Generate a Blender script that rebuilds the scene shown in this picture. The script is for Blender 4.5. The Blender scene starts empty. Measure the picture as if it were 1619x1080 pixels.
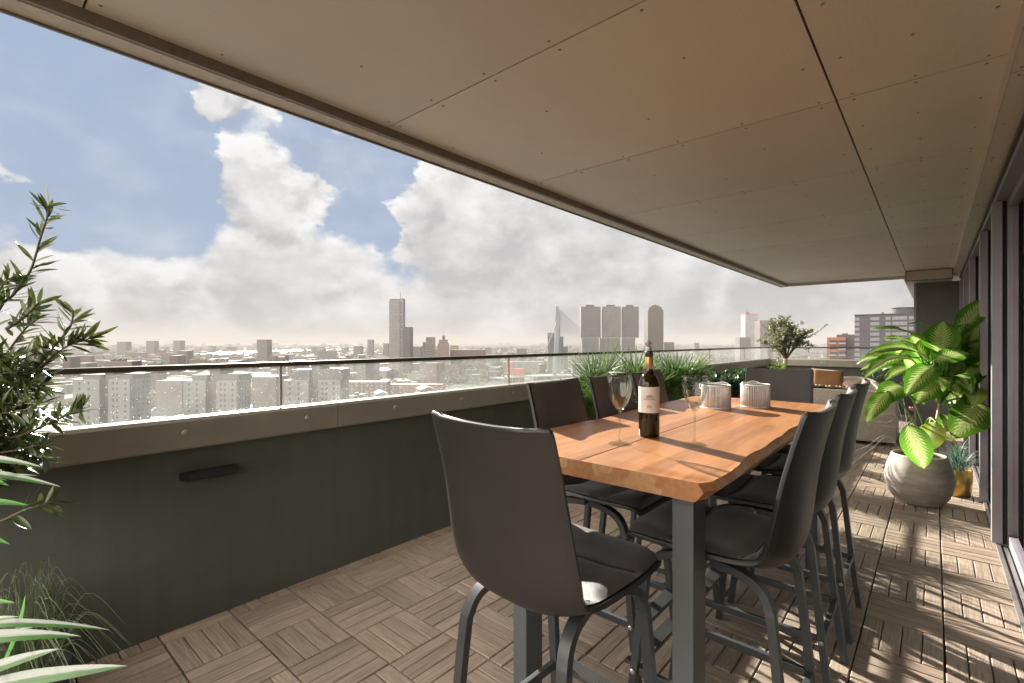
import bpy, bmesh, math, random
from mathutils import Vector, Matrix, noise
rnd = random.Random(7)
R = math.radians
scene = bpy.context.scene
C = scene.collection
# ------------------------------------------------------------------ camera maths
F = 767.5; H = 1.384; A = R(41.01)
FW = Vector((-math.sin(A), math.cos(A), 0)); RT = Vector((math.cos(A), math.sin(A), 0)); UP = Vector((0, 0, 1))
CAM = Vector((0, 0, H))
GZ = -76.0
def P(px, py, d):
    return CAM + FW * d + RT * ((px - 809.5) / F * d) + UP * ((540 - py) / F * d)
def G(px, py, z=GZ):
    return P(px, py, F * (H - z) / (py - 540))
SUN = Vector((-1.036, .4243, .495)).normalized()

# ------------------------------------------------------------------ materials
def nodes(name):
    m = bpy.data.materials.new(name); m.use_nodes = True
    nt = m.node_tree; nt.nodes.clear()
    out = nt.nodes.new('ShaderNodeOutputMaterial')
    return m, nt, out
def N(nt, typ, **kw):
    n = nt.nodes.new('ShaderNode' + typ)
    for k, v in kw.items():
        if k in n.inputs: n.inputs[k].default_value = v
        else: setattr(n, k, v)
    return n
def L(nt, a, b): nt.links.new(a, b)
def col(c): return (c[0], c[1], c[2], 1)
def mul(c, f): return tuple(min(1, x * f) for x in c)
def ramp(nt, fac, stops):
    r = nt.nodes.new('ShaderNodeValToRGB'); e = r.color_ramp.elements
    while len(e) < len(stops): e.new(.5)
    for i, (p, c) in enumerate(stops):
        e[i].position = p; e[i].color = col(c) if len(c) == 3 else c
    L(nt, fac, r.inputs[0]); return r.outputs[0]
def mat(name, c, rough=.5, metal=0, var=.15, vscale=6, bump=0, bscale=60, coord='Object', c2=None, stretch=None, spec=.5, sheen=0, detail=6):
    m, nt, out = nodes(name)
    b = N(nt, 'BsdfPrincipled', Roughness=rough, Metallic=metal)
    b.inputs['Specular IOR Level'].default_value = spec
    if sheen: b.inputs['Sheen Weight'].default_value = sheen
    tc = N(nt, 'TexCoord'); mp = N(nt, 'Mapping'); L(nt, tc.outputs[coord], mp.inputs[0])
    if stretch: mp.inputs['Scale'].default_value = stretch
    ns = N(nt, 'TexNoise', Scale=vscale, Detail=detail, Roughness=.6); L(nt, mp.outputs[0], ns.inputs['Vector'])
    a = mul(c, 1 - var); z = c2 if c2 else mul(c, 1 + var)
    L(nt, ramp(nt, ns.outputs[0], [(.3, a), (.7, z)]), b.inputs['Base Color'])
    if bump:
        n2 = N(nt, 'TexNoise', Scale=bscale, Detail=4); L(nt, mp.outputs[0], n2.inputs['Vector'])
        bp = N(nt, 'Bump', Strength=bump, Distance=.01); L(nt, n2.outputs[0], bp.inputs['Height']); L(nt, bp.outputs[0], b.inputs['Normal'])
    L(nt, b.outputs[0], out.inputs[0]); return m
def leafmat(name, c, c2, trans=.35, rough=.4, vein=False, vscale=3, gl=.08, pattern=None):
    m, nt, out = nodes(name)
    uv = N(nt, 'UVMap'); sx = N(nt, 'SeparateXYZ'); L(nt, uv.outputs[0], sx.inputs[0])
    tc = N(nt, 'TexCoord'); ns = N(nt, 'TexNoise', Scale=vscale, Detail=5); L(nt, tc.outputs['Object'], ns.inputs['Vector'])
    base = ramp(nt, ns.outputs[0], [(.35, c), (.65, c2)])
    if pattern:            # u runs 0..1 across the blade, v along it
        ab = N(nt, 'Math', operation='SUBTRACT'); L(nt, sx.outputs[0], ab.inputs[0]); ab.inputs[1].default_value = .5
        aa = N(nt, 'Math', operation='ABSOLUTE'); L(nt, ab.outputs[0], aa.inputs[0])
        if pattern == 'dumbcane':
            # feathered side veins: wave of (v*k - |u|)
            m1 = N(nt, 'Math', operation='MULTIPLY'); L(nt, sx.outputs[1], m1.inputs[0]); m1.inputs[1].default_value = 13
            m2 = N(nt, 'Math', operation='MULTIPLY'); L(nt, aa.outputs[0], m2.inputs[0]); m2.inputs[1].default_value = -7
            ad = N(nt, 'Math', operation='ADD'); L(nt, m1.outputs[0], ad.inputs[0]); L(nt, m2.outputs[0], ad.inputs[1])
            n3 = N(nt, 'TexNoise', Scale=45, Detail=3); L(nt, tc.outputs['Object'], n3.inputs['Vector'])
            m3 = N(nt, 'Math', operation='MULTIPLY_ADD'); L(nt, n3.outputs[0], m3.inputs[0]); m3.inputs[1].default_value = 1.1; L(nt, ad.outputs[0], m3.inputs[2])
            fr = N(nt, 'Math', operation='PINGPONG'); L(nt, m3.outputs[0], fr.inputs[0]); fr.inputs[1].default_value = .5
            # variegation fades toward the margin
            mr = N(nt, 'MapRange'); L(nt, aa.outputs[0], mr.inputs[0]); mr.inputs[1].default_value = .12; mr.inputs[2].default_value = .42; mr.inputs[3].default_value = .33; mr.inputs[4].default_value = -.3
            sm = N(nt, 'Math', operation='ADD'); L(nt, fr.outputs[0], sm.inputs[0]); L(nt, mr.outputs[0], sm.inputs[1])
            fac = N(nt, 'MapRange'); L(nt, sm.outputs[0], fac.inputs[0]); fac.inputs[1].default_value = .3; fac.inputs[2].default_value = .55
            mx = N(nt, 'MixRGB'); L(nt, fac.outputs[0], mx.inputs[0]); L(nt, base, mx.inputs[1]); mx.inputs[2].default_value = (.5, .58, .22, 1)
            rib = N(nt, 'MapRange'); L(nt, aa.outputs[0], rib.inputs[0]); rib.inputs[1].default_value = .035; rib.inputs[2].default_value = .015
            mx2 = N(nt, 'MixRGB'); L(nt, rib.outputs[0], mx2.inputs[0]); L(nt, mx.outputs[0], mx2.inputs[1]); mx2.inputs[2].default_value = (.34, .46, .16, 1)
            base = mx2.outputs[0]
        if pattern == 'stripe':
            n3 = N(nt, 'TexNoise', Scale=14, Detail=2); L(nt, tc.outputs['Object'], n3.inputs['Vector'])
            m3 = N(nt, 'Math', operation='MULTIPLY_ADD'); L(nt, n3.outputs[0], m3.inputs[0]); m3.inputs[1].default_value = .35; L(nt, sx.outputs[0], m3.inputs[2])
            fac = N(nt, 'MapRange'); L(nt, m3.outputs[0], fac.inputs[0]); fac.inputs[1].default_value = .62; fac.inputs[2].default_value = .68
            mx = N(nt, 'MixRGB'); L(nt, fac.outputs[0], mx.inputs[0]); mx.inputs[1].default_value = (.35, .37, .345, 1); L(nt, base, mx.inputs[2])
            vm_ = N(nt, 'Mapping'); vm_.inputs['Scale'].default_value = (22, .8, 1); L(nt, uv.outputs[0], vm_.inputs[0]); vn_ = N(nt, 'TexNoise', Scale=1.0, Detail=4); L(nt, vm_.outputs[0], vn_.inputs['Vector'])
            m5 = N(nt, 'MixRGB', blend_type='MULTIPLY'); m5.inputs[0].default_value = .8; L(nt, mx.outputs[0], m5.inputs[1]); L(nt, ramp(nt, vn_.outputs[0], [(.35, (.5, .56, .5)), (.6, (1, 1, 1))]), m5.inputs[2])
            base = m5.outputs[0]
    d = N(nt, 'BsdfPrincipled', Roughness=rough); L(nt, base, d.inputs['Base Color']); d.inputs['Specular IOR Level'].default_value = .5
    t = N(nt, 'BsdfTranslucent'); hs = N(nt, 'HueSaturation', Saturation=1.0, Value=1.35); L(nt, base, hs.inputs['Color']); L(nt, hs.outputs[0], t.inputs[0])
    mx = N(nt, 'MixShader'); mx.inputs[0].default_value = trans; L(nt, d.outputs[0], mx.inputs[1]); L(nt, t.outputs[0], mx.inputs[2])
    L(nt, mx.outputs[0], out.inputs[0]); return m
def glassmat(name, tint=(.96, .98, .97), dirt=.06, refl=1.0, rough=.0):
    m, nt, out = nodes(name)
    tr = N(nt, 'BsdfTransparent'); tr.inputs[0].default_value = col(tint)
    gl = N(nt, 'BsdfGlossy', Roughness=rough); fr = N(nt, 'Fresnel', IOR=1.5)
    mr = N(nt, 'Math', operation='MULTIPLY'); L(nt, fr.outputs[0], mr.inputs[0]); mr.inputs[1].default_value = refl
    m1 = N(nt, 'MixShader'); L(nt, mr.outputs[0], m1.inputs[0]); L(nt, tr.outputs[0], m1.inputs[1]); L(nt, gl.outputs[0], m1.inputs[2])
    df = N(nt, 'BsdfTranslucent'); df.inputs[0].default_value = (.8, .8, .78, 1)
    tc = N(nt, 'TexCoord'); ns = N(nt, 'TexNoise', Scale=5, Detail=8, Roughness=.7); L(nt, tc.outputs['Object'], ns.inputs['Vector'])
    mm = N(nt, 'MapRange'); L(nt, ns.outputs[0], mm.inputs[0]); mm.inputs[1].default_value = .3; mm.inputs[2].default_value = .8; mm.inputs[3].default_value = dirt * .5; mm.inputs[4].default_value = dirt * 1.5
    m2 = N(nt, 'MixShader'); L(nt, mm.outputs[0], m2.inputs[0]); L(nt, m1.outputs[0], m2.inputs[1]); L(nt, df.outputs[0], m2.inputs[2])
    L(nt, m2.outputs[0], out.inputs[0]); return m

# ------------------------------------------------------------------ mesh builder
class MB:
    def __init__(s): s.v = []; s.f = []; s.uv = {}; s.mi = []; s.col = None
    def add(s, vs, fs, m=0, uvs=None):
        o = len(s.v); s.v += [Vector(v) for v in vs]
        for f in fs: s.f.append([i + o for i in f]); s.mi.append(m)
        if uvs:
            for i, u in enumerate(uvs): s.uv[o + i] = u
        return s
    def box(s, x0, x1, y0, y1, z0, z1, m=0, M=None):
        vs = [Vector((x, y, z)) for z in (z0, z1) for y in (y0, y1) for x in (x0, x1)]
        if M: vs = [M @ v for v in vs]
        return s.add(vs, [(0, 2, 3, 1), (4, 5, 7, 6), (0, 1, 5, 4), (2, 6, 7, 3), (0, 4, 6, 2), (1, 3, 7, 5)], m)
    def tube(s, path, rad, n=8, m=0, cap=True):
        path = [Vector(p) for p in path]
        if not hasattr(rad, '__len__'): rad = [rad] * len(path)
        rings = []; up = None
        for i, p in enumerate(path):
            t = (path[min(i + 1, len(path) - 1)] - path[max(i - 1, 0)]).normalized()
            if up is None:
                up = Vector((0, 0, 1)) if abs(t.z) < .9 else Vector((1, 0, 0))
            a = t.cross(up).normalized(); b = a.cross(t).normalized(); up = b
            rings.append([p + (a * math.cos(k * 2 * math.pi / n) + b * math.sin(k * 2 * math.pi / n)) * rad[i] for k in range(n)])
        vs = [q for r in rings for q in r]; fs = []
        for i in range(len(path) - 1):
            for k in range(n):
                fs.append((i * n + k, i * n + (k + 1) % n, (i + 1) * n + (k + 1) % n, (i + 1) * n + k))
        if cap: fs.append(tuple(range(n - 1, -1, -1))); fs.append(tuple((len(path) - 1) * n + k for k in range(n)))
        return s.add(vs, fs, m)
    def sweep(s, path, side, w, h, m=0):
        """rectangular section: w along fixed 'side', h across"""
        path = [Vector(p) for p in path]; side = Vector(side).normalized(); vs = []; fs = []
        for i, p in enumerate(path):
            t = (path[min(i + 1, len(path) - 1)] - path[max(i - 1, 0)]).normalized()
            nn = t.cross(side).normalized()
            ww = w[i] if hasattr(w, '__len__') else w; hh = h[i] if hasattr(h, '__len__') else h
            for a, b in ((-1, -1), (1, -1), (1, 1), (-1, 1)): vs.append(p + side * a * ww / 2 + nn * b * hh / 2)
        k = len(path)
        for i in range(k - 1):
            for j in range(4): fs.append((i * 4 + j, i * 4 + (j + 1) % 4, (i + 1) * 4 + (j + 1) % 4, (i + 1) * 4 + j))
        fs.append((3, 2, 1, 0)); fs.append(tuple((k - 1) * 4 + j for j in range(4)))
        return s.add(vs, fs, m)
    def lathe(s, prof, n=48, c=(0, 0, 0), m=0, close=False):
        vs = []; fs = []; c = Vector(c)
        for r, z in prof:
            for k in range(n):
                a = k * 2 * math.pi / n; vs.append(c + Vector((r * math.cos(a), r * math.sin(a), z)))
        for i in range(len(prof) - 1):
            for k in range(n): fs.append((i * n + k, i * n + (k + 1) % n, (i + 1) * n + (k + 1) % n, (i + 1) * n + k))
        if close:
            fs.append(tuple(range(n - 1, -1, -1))); fs.append(tuple((len(prof) - 1) * n + k for k in range(n)))
        return s.add(vs, fs, m)
    def ball(s, c, r, sc=(1, 1, 1), n=8, m=0):
        c = Vector(c); prof = []
        vs = []; fs = []
        for i in range(n // 2 + 1):
            th = math.pi * i / (n // 2)
            for k in range(n):
                a = 2 * math.pi * k / n
                vs.append(c + Vector((r * sc[0] * math.sin(th) * math.cos(a), r * sc[1] * math.sin(th) * math.sin(a), -r * sc[2] * math.cos(th))))
        for i in range(n // 2):
            for k in range(n): fs.append((i * n + k, i * n + (k + 1) % n, (i + 1) * n + (k + 1) % n, (i + 1) * n + k))
        return s.add(vs, fs, m)
    def grid(s, rows, m=0, uvs=None, closed=False):
        """rows: list of equal-length lists of points"""
        n = len(rows[0]); vs = [p for r in rows for p in r]; fs = []
        for i in range(len(rows) - 1):
            for k in range(n if closed else n - 1):
                fs.append((i * n + k, i * n + (k + 1) % n, (i + 1) * n + (k + 1) % n, (i + 1) * n + k))
        return s.add(vs, fs, m, uvs)
    def leaf(s, B, T, w, arch=.1, nrm=(0, 0, 1), seg=6, cross=2, fold=.25, wav=0, shape=None, m=0, tw=0):
        """curved blade from B to T; arch bends along nrm"""
        B = Vector(B); T = Vector(T); ax = T - B; ln = ax.length
        if ln < 1e-6: return s
        ax.normalize(); nrm = Vector(nrm); nn = (nrm - ax * nrm.dot(ax))
        if nn.length < 1e-3: nn = ax.orthogonal()
        nn.normalize(); sd = ax.cross(nn).normalized()
        if tw: 
            q = Matrix.Rotation(tw, 3, ax); sd = q @ sd; n2 = q @ nn
        else: n2 = nn
        rows = []; uvs = []; ph = rnd.random() * 6
        for i in range(seg + 1):
            v = i / seg
            cen = B + ax * ln * v + nn * (arch * ln * 4 * v * (1 - v))
            hw = (shape(v) if shape else math.sin(math.pi * min(1, v * .96 + .04)) ** .75) * w / 2 + 1e-5
            row = []
            for k in range(cross * 2 + 1):
                u = k / cross - 1
                ww = wav * math.sin(v * 17 + ph + u) * abs(u) ** 2 if wav else 0
                row.append(cen + sd * hw * u + n2 * (abs(u) * hw * fold + ww)); uvs.append((u * .5 + .5, v))
            rows.append(row)
        return s.grid(rows, m, uvs)
    def build(s, name, mats, parent=None, smooth=False, loc=None, bevel=0, bseg=2, auto=None):
        me = bpy.data.meshes.new(name)
        me.from_pydata([tuple(v) for v in s.v], [], s.f)
        if not isinstance(mats, (list, tuple)): mats = [mats]
        for mm in mats: me.materials.append(mm)
        me.polygons.foreach_set('material_index', s.mi)
        if s.uv:
            ul = me.uv_layers.new(name='UVMap')
            for lp in me.loops: ul.data[lp.index].uv = s.uv.get(lp.vertex_index, (0, 0))
        if s.col:
            at = me.attributes.new('tone', 'FLOAT', 'FACE')
            at.data.foreach_set('value', s.col)
        if smooth: me.polygons.foreach_set('use_smooth', [True] * len(me.polygons))
        me.update()
        o = bpy.data.objects.new(name, me); C.objects.link(o)
        if parent: o.parent = parent
        if loc is not None: o.location = loc
        if auto is not None:
            for e in me.edges: pass
            bm = bmesh.new(); bm.from_mesh(me)
            for f in bm.faces: f.smooth = True
            for e in bm.edges:
                if len(e.link_faces) == 2 and e.calc_face_angle(0) > auto: e.smooth = False
            bm.to_mesh(me); bm.free()
        if bevel:
            b = o.modifiers.new('bevel', 'BEVEL'); b.width = bevel; b.segments = bseg; b.limit_method = 'ANGLE'; b.angle_limit = R(40)
        return o
def tag(o, label=None, cat=None, group=None, kind=None):
    if label: o['label'] = label
    if cat: o['category'] = cat
    if group: o['group'] = group
    if kind: o['kind'] = kind
    return o
def thing(name, label, cat, loc=(0, 0, 0), rz=0, group=None):
    o = bpy.data.objects.new(name, None); C.objects.link(o); o.location = loc; o.rotation_euler = (0, 0, rz)
    o.empty_display_size = .1
    return tag(o, label, cat, group)
def structure(name, mb, m, **kw):
    o = mb.build(name, m, **kw); o['kind'] = 'structure'; return o
def copy_tree(o, parent=None):
    c = o.copy(); C.objects.link(c)
    if parent: c.parent = parent
    for ch in list(o.children): copy_tree(ch, c)
    return c

# ------------------------------------------------------------------ shared materials
def soffit_mat():
    m, nt, out = nodes('soffit_panel')
    b = N(nt, 'BsdfPrincipled', Roughness=.42); tc = N(nt, 'TexCoord')
    n1 = N(nt, 'TexNoise', Scale=1.3, Detail=6); L(nt, tc.outputs['Object'], n1.inputs['Vector'])
    mp = N(nt, 'Mapping'); mp.inputs['Scale'].default_value = (300, 6, 6); L(nt, tc.outputs['Object'], mp.inputs[0])
    n2 = N(nt, 'TexNoise', Scale=1, Detail=2); L(nt, mp.outputs[0], n2.inputs['Vector'])
    c1 = ramp(nt, n1.outputs[0], [(.3, (.73, .67, .575)), (.7, (.79, .735, .64))])
    mx = N(nt, 'MixRGB', blend_type='MULTIPLY'); mx.inputs[0].default_value = .25
    L(nt, c1, mx.inputs[1]); L(nt, ramp(nt, n2.outputs[0], [(.3, (.75, .75, .75)), (.7, (1, 1, 1))]), mx.inputs[2])
    oi = N(nt, 'ObjectInfo'); hv = N(nt, 'HueSaturation'); pr = N(nt, 'MapRange'); L(nt, oi.outputs['Random'], pr.inputs[0]); pr.inputs[3].default_value = .90; pr.inputs[4].default_value = 1.04; L(nt, pr.outputs[0], hv.inputs['Value']); L(nt, mx.outputs[0], hv.inputs['Color'])
    L(nt, hv.outputs[0], b.inputs['Base Color']); L(nt, b.outputs[0], out.inputs[0]); return m
M_SOF = soffit_mat()
M_GAP = mat('dark_gap', (.012, .012, .012), .8)
M_TRIM = mat('trim_cream', (.55, .49, .40), .45, var=.06)
M_RIV = mat('rivet', (.30, .25, .2), .4, .3)
M_COP = mat('coping_metal', (.24, .225, .185), .5, .25, var=.1, vscale=4)
M_BOLT = mat('bolt_cover', (.33, .32, .29), .4, .3)
def wall_mat():
    m, nt, out = nodes('dark_render'); b = N(nt, 'BsdfPrincipled', Roughness=.75); tc = N(nt, 'TexCoord')
    n1 = N(nt, 'TexNoise', Scale=1.6, Detail=7, Roughness=.65); L(nt, tc.outputs['Object'], n1.inputs['Vector'])
    mp = N(nt, 'Mapping'); mp.inputs['Scale'].default_value = (9, 9, .6); L(nt, tc.outputs['Object'], mp.inputs[0])
    n2 = N(nt, 'TexNoise', Scale=1.5, Detail=5); L(nt, mp.outputs[0], n2.inputs['Vector'])
    c = ramp(nt, n1.outputs[0], [(.3, (.066, .072, .060)), (.7, (.085, .090, .074))])
    mx = N(nt, 'MixRGB', blend_type='MULTIPLY'); mx.inputs[0].default_value = .22; L(nt, c, mx.inputs[1])
    L(nt, ramp(nt, n2.outputs[0], [(.42, (1, 1, 1)), (.68, (.55, .55, .52))]), mx.inputs[2]); L(nt, mx.outputs[0], b.inputs['Base Color'])
    n3 = N(nt, 'TexNoise', Scale=160, Detail=4); L(nt, tc.outputs['Object'], n3.inputs['Vector'])
    bp = N(nt, 'Bump', Strength=.35, Distance=.004); L(nt, n3.outputs[0], bp.inputs['Height']); L(nt, bp.outputs[0], b.inputs['Normal'])
    L(nt, b.outputs[0], out.inputs[0]); return m
M_WALL = wall_mat()
M_CHAIR = mat('chair_shell', (.02, .0185, .0175), .42, var=.12, bump=.12, bscale=500)
M_FAB = mat('chair_fabric', (.04, .035, .035), .5, var=.2, bump=.3, bscale=900, sheen=.25)
M_LEG = mat('painted_steel', (.05, .055, .06), .42, .2, var=.1)
M_TLEG = mat('table_leg_steel', (.12, .135, .145), .4, .3, var=.08)
M_FRAME = mat('window_frame', (.29, .265, .30), .42, .3, var=.06)
M_FRAMED = mat('window_frame_dark', (.04, .038, .045), .4, .3)
M_GLASS = glassmat('rail_glass', dirt=.03, refl=.3)
M_WGLASS = glassmat('window_glass', (.55, .6, .6), .01, 2.2)
M_BARK = mat('bark', (.24, .18, .12), .85, var=.4, vscale=25, bump=.7, bscale=50)
M_TWIG = mat('twig', (.10, .075, .05), .8, var=.3)
M_SOIL = mat('soil', (.03, .022, .016), .95, var=.4, vscale=40, bump=.6)

# ------------------------------------------------------------------ wood tile floor
def floor_wood():
    m, nt, out = nodes('wood_tile'); b = N(nt, 'BsdfPrincipled', Roughness=.62); tc = N(nt, 'TexCoord')
    at = N(nt, 'Attribute', attribute_name='tone')
    uv = N(nt, 'UVMap')
    mp = N(nt, 'Mapping'); mp.inputs['Scale'].default_value = (5, 95, 1); L(nt, uv.outputs[0], mp.inputs[0])
    n1 = N(nt, 'TexNoise', Scale=1.0, Detail=6, Roughness=.7, Distortion=.6); L(nt, mp.outputs[0], n1.inputs['Vector'])
    c = ramp(nt, n1.outputs[0], [(.28, (.17, .125, .092)), (.5, (.31, .243, .19)), (.72, (.45, .37, .30))])
    n4 = N(nt, 'TexNoise', Scale=1.7, Detail=4); L(nt, tc.outputs['Object'], n4.inputs['Vector'])
    t2 = N(nt, 'Math', operation='MULTIPLY_ADD'); L(nt, n4.outputs[0], t2.inputs[0]); t2.inputs[1].default_value = .35; L(nt, at.outputs['Fac'], t2.inputs[2])
    hs = N(nt, 'HueSaturation', Saturation=1.08); L(nt, c, hs.inputs['Color']); L(nt, t2.outputs[0], hs.inputs['Value'])
    L(nt, hs.outputs[0], b.inputs['Base Color'])
    # fine ribs running along each slat
    sx = N(nt, 'SeparateXYZ'); L(nt, uv.outputs[0], sx.inputs[0])
    sn = N(nt, 'Math', operation='MULTIPLY'); L(nt, sx.outputs[1], sn.inputs[0]); sn.inputs[1].default_value = 1400
    s2 = N(nt, 'Math', operation='SINE'); L(nt, sn.outputs[0], s2.inputs[0])
    ad = N(nt, 'Math', operation='MULTIPLY_ADD'); L(nt, n1.outputs[0], ad.inputs[0]); ad.inputs[1].default_value = 2.; L(nt, s2.outputs[0], ad.inputs[2])
    bp = N(nt, 'Bump', Strength=.35, Distance=.0015); L(nt, ad.outputs[0], bp.inputs['Height']); L(nt, bp.outputs[0], b.inputs['Normal'])
    L(nt, b.outputs[0], out.inputs[0]); return m
M_FLOOR = floor_wood()
fb = MB(); fb.col = []
XW, XF, Y0F, YE = -2.747, .36, -3.6, 11.75
ts = .3
ix0 = int(math.floor((XW - .0345) / ts)); ix1 = int(math.ceil((XF - .0345) / ts))
iy0 = int(math.floor((Y0F - .63) / ts)); iy1 = int(math.ceil((YE - .63) / ts))
for ix in range(ix0, ix1):
    for iy in range(iy0, iy1):
        x0 = .0345 + ix * ts; y0 = .63 + iy * ts
        ori = (ix + iy) % 2 if ix < 0 else (iy + 1) % 2
        jit = rnd.uniform(-.035, .035)
        for k in range(4):
            w = .0695; g = .0045
            a0 = .003 + k * (w + g) + .002
            if ori: bx0, bx1, by0, by1 = x0 + .003, x0 + ts - .003, y0 + a0, y0 + a0 + w
            else: bx0, bx1, by0, by1 = x0 + a0, x0 + a0 + w, y0 + .003, y0 + ts - .003
            bx0 = max(bx0, XW - .02); bx1 = min(bx1, XF)
            if bx1 - bx0 < .004: continue
            z1 = rnd.uniform(-.0006, .0006); n0 = len(fb.f)
            c = .003
            vs = [(bx0, by0, z1 - c), (bx1, by0, z1 - c), (bx1, by1, z1 - c), (bx0, by1, z1 - c),
                  (bx0 + c, by0 + c, z1), (bx1 - c, by0 + c, z1), (bx1 - c, by1 - c, z1), (bx0 + c, by1 - c, z1),
                  (bx0, by0, -.02), (bx1, by0, -.02), (bx1, by1, -.02), (bx0, by1, -.02)]
            off = rnd.uniform(0, 50)
            uvs = [((v[0] if ori else v[1]) + off, (v[1] if ori else v[0]) + off * .37) for v in vs]
            fb.add(vs, [(4, 5, 6, 7), (0, 1, 5, 4), (1, 2, 6, 5), (2, 3, 7, 6), (3, 0, 4, 7), (8, 9, 1, 0), (9, 10, 2, 1), (10, 11, 3, 2), (11, 8, 0, 3)], 0, uvs)
            tone = rnd.uniform(.68, .98) + jit
            fb.col += [tone] * (len(fb.f) - n0)
structure('floor', fb, M_FLOOR)
sb = MB().box(-2.95, XF + 3.2, Y0F - .2, YE + .3, -.30, -.021); structure('floor_slab', sb, M_GAP)

# ------------------------------------------------------------------ parapet wall, coping
def parapet():
    t = thing('parapet_wall', 'long dark green rendered parapet wall under the city view, with metal coping', 'wall', (XW, -2.5, 0))
    wb = MB().box(-.07, 0, 0, YE + 2.5 + .13, -.02, .89); wb.build('wall', M_WALL, t)
    edges = [0, 2.2 + .25, 1.512 + 2.5, 5.2 + 2.5, 8.4 + 2.5, YE + 2.5 - .047]
    for a, b in zip(edges[:-1], edges[1:]):
        cb = MB()
        # coping: slightly raked inner face, flat top
        y0, y1 = a + .002, b - .002
        prof = [(.047, .877), (.047, 1.0), (.036, 1.016), (.0, 1.019), (-.03, 1.019), (-.03, .88), (.03, .868), (.043, .868)]
        vs = [(x, y, z) for y in (y0, y1) for x, z in prof]; n = len(prof)
        cb.add(vs, [tuple(range(n))] + [tuple(reversed(range(n, 2 * n)))] + [(i, i + n, (i + 1) % n + n, (i + 1) % n) for i in range(n)])
        cb.build('coping', M_COP, t)
    for k in range(-4, 18):
        y = .724 + .6 * k + 2.5
        if y > YE + 2.3 or y < .1: continue
        bb = MB()
        vs = []
        for r, x in ((.0145, .0472), (.0135, .050), (.008, .052), (.001, .0525)):
            vs.append([Vector((x, y + r * math.cos(q * math.pi / 8), .948 + r * math.sin(q * math.pi / 8))) for q in range(16)])
        bb.grid(vs, closed=True); bb.build('bolt_cover', M_BOLT, t, smooth=True)
    return t
parapet()
def far_parapet():
    t = thing('parapet_wall', 'short dark end parapet wall behind the sofa and olive tree, with metal coping', 'wall', (-2.70, YE, 0))
    MB().box(-.047, 3.0, 0, .13, -.02, .89).build('wall', M_WALL, t)
    prof = [(-.047, .877), (-.047, 1.0), (-.036, 1.016), (.0, 1.019), (.06, 1.019), (.06, .88), (-.03, .868), (-.043, .868)]
    for a, b in ((.0, 1.05), (1.054, 2.3), (2.304, 2.7)):
        n = len(prof); vs = [(x, y, z) for x in (a, b) for y, z in prof]
        MB().add(vs, [tuple(range(n))] + [tuple(reversed(range(n, 2 * n)))] + [(i, i + n, (i + 1) % n + n, (i + 1) % n) for i in range(n)]).build('coping', M_COP, t)
    for x in (.35, .95, 1.55, 2.15):
        bb = MB(); vs = []
        for r, y in ((.0145, -.0472), (.0135, -.050), (.008, -.052), (.001, -.0525)):
            vs.append([Vector((x + r * math.cos(q * math.pi / 8), y, .948 + r * math.sin(q * math.pi / 8))) for q in range(16)])
        bb.grid(vs, closed=True); bb.build('bolt_cover', M_BOLT, t, smooth=True)
far_parapet()
M_RAIL = mat('handrail', (.07, .058, .045), .35, .5, var=.1)
M_DROP = glassmat('water_drop', (1, 1, 1), .65, 6, .1)
def railing():
    XG = -2.752
    t = thing('glass_railing', 'long clear glass railing with dark handrail on the parapet facing the city', 'railing', (XG, -2.5, 1.02))
    js = [-2.5, -.72, 1.196, 3.117, 4.62, 6.13, 8.05, 9.98, YE + .0]
    MB().box(-.021, .021, 0, YE + 2.5 + .03, .226, .251).build('handrail', M_RAIL, t, bevel=.004)
    for i, (a, b) in enumerate(zip(js[:-1], js[1:])):
        g = MB().box(-.006, .006, a + 2.5 + .006, b + 2.5 - .006, .003, .226).build('glass_pane', M_GLASS, t)
        MB().box(-.008, .008, b + 2.5 - .0055, b + 2.5 + .0055, .004, .226).build('glass_clip', M_BOLT, t)
        n = [300, 400, 800, 330, 80, 60, 40, 20][i]
        db = MB()
        for q in range(n):
            y = rnd.uniform(a + .02, b - .02) + 2.5; z = .008 + .2 * rnd.random() ** 1.7
            r = rnd.uniform(.0007, .0021) * (1 if z > .03 else 1.2)
            db.ball((.0065, y, z), r, (.5, 1, 1.15), 6)
        tag(db.build('water_drops', M_DROP, g, smooth=True), kind='stuff')
    t2 = thing('glass_railing', 'short glass railing on the far end parapet behind the olive tree', 'railing', (-2.752, YE + .03, 1.02))
    MB().box(0.023, 2.9, -.021, .021, .226, .251).build('handrail', M_RAIL, t2, bevel=.004)
    for a, b in ((0.03, 1.4), (1.42, 2.85)):
        MB().box(a, b, -.006, .006, .005, .226).build('glass_pane', M_GLASS, t2)
railing()
# black wall light
wl = thing('wall_light', 'small black slab shaped light fitting on the dark green wall', 'wall light', (XW + .001, .835, .70))
MB().box(0, .012, -.10, .10, .0, .05).build('mounting_plate', mat('black_plate', (.012, .012, .012), .4), wl, bevel=.002)
b_ = MB(); vs = [(.0125, -.125, .012), (.095, -.105, .022), (.095, .105, .022), (.0125, .125, .012), (.0125, -.125, .052), (.095, -.105, .052), (.095, .105, .052), (.0125, .125, .052)]
b_.add(vs, [(3, 2, 1, 0), (4, 5, 6, 7), (0, 1, 5, 4), (1, 2, 6, 5), (2, 3, 7, 6), (3, 0, 4, 7)])
b_.build('light_head', mat('black_shade', (.007, .007, .007), .45), wl, bevel=.003)

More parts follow.
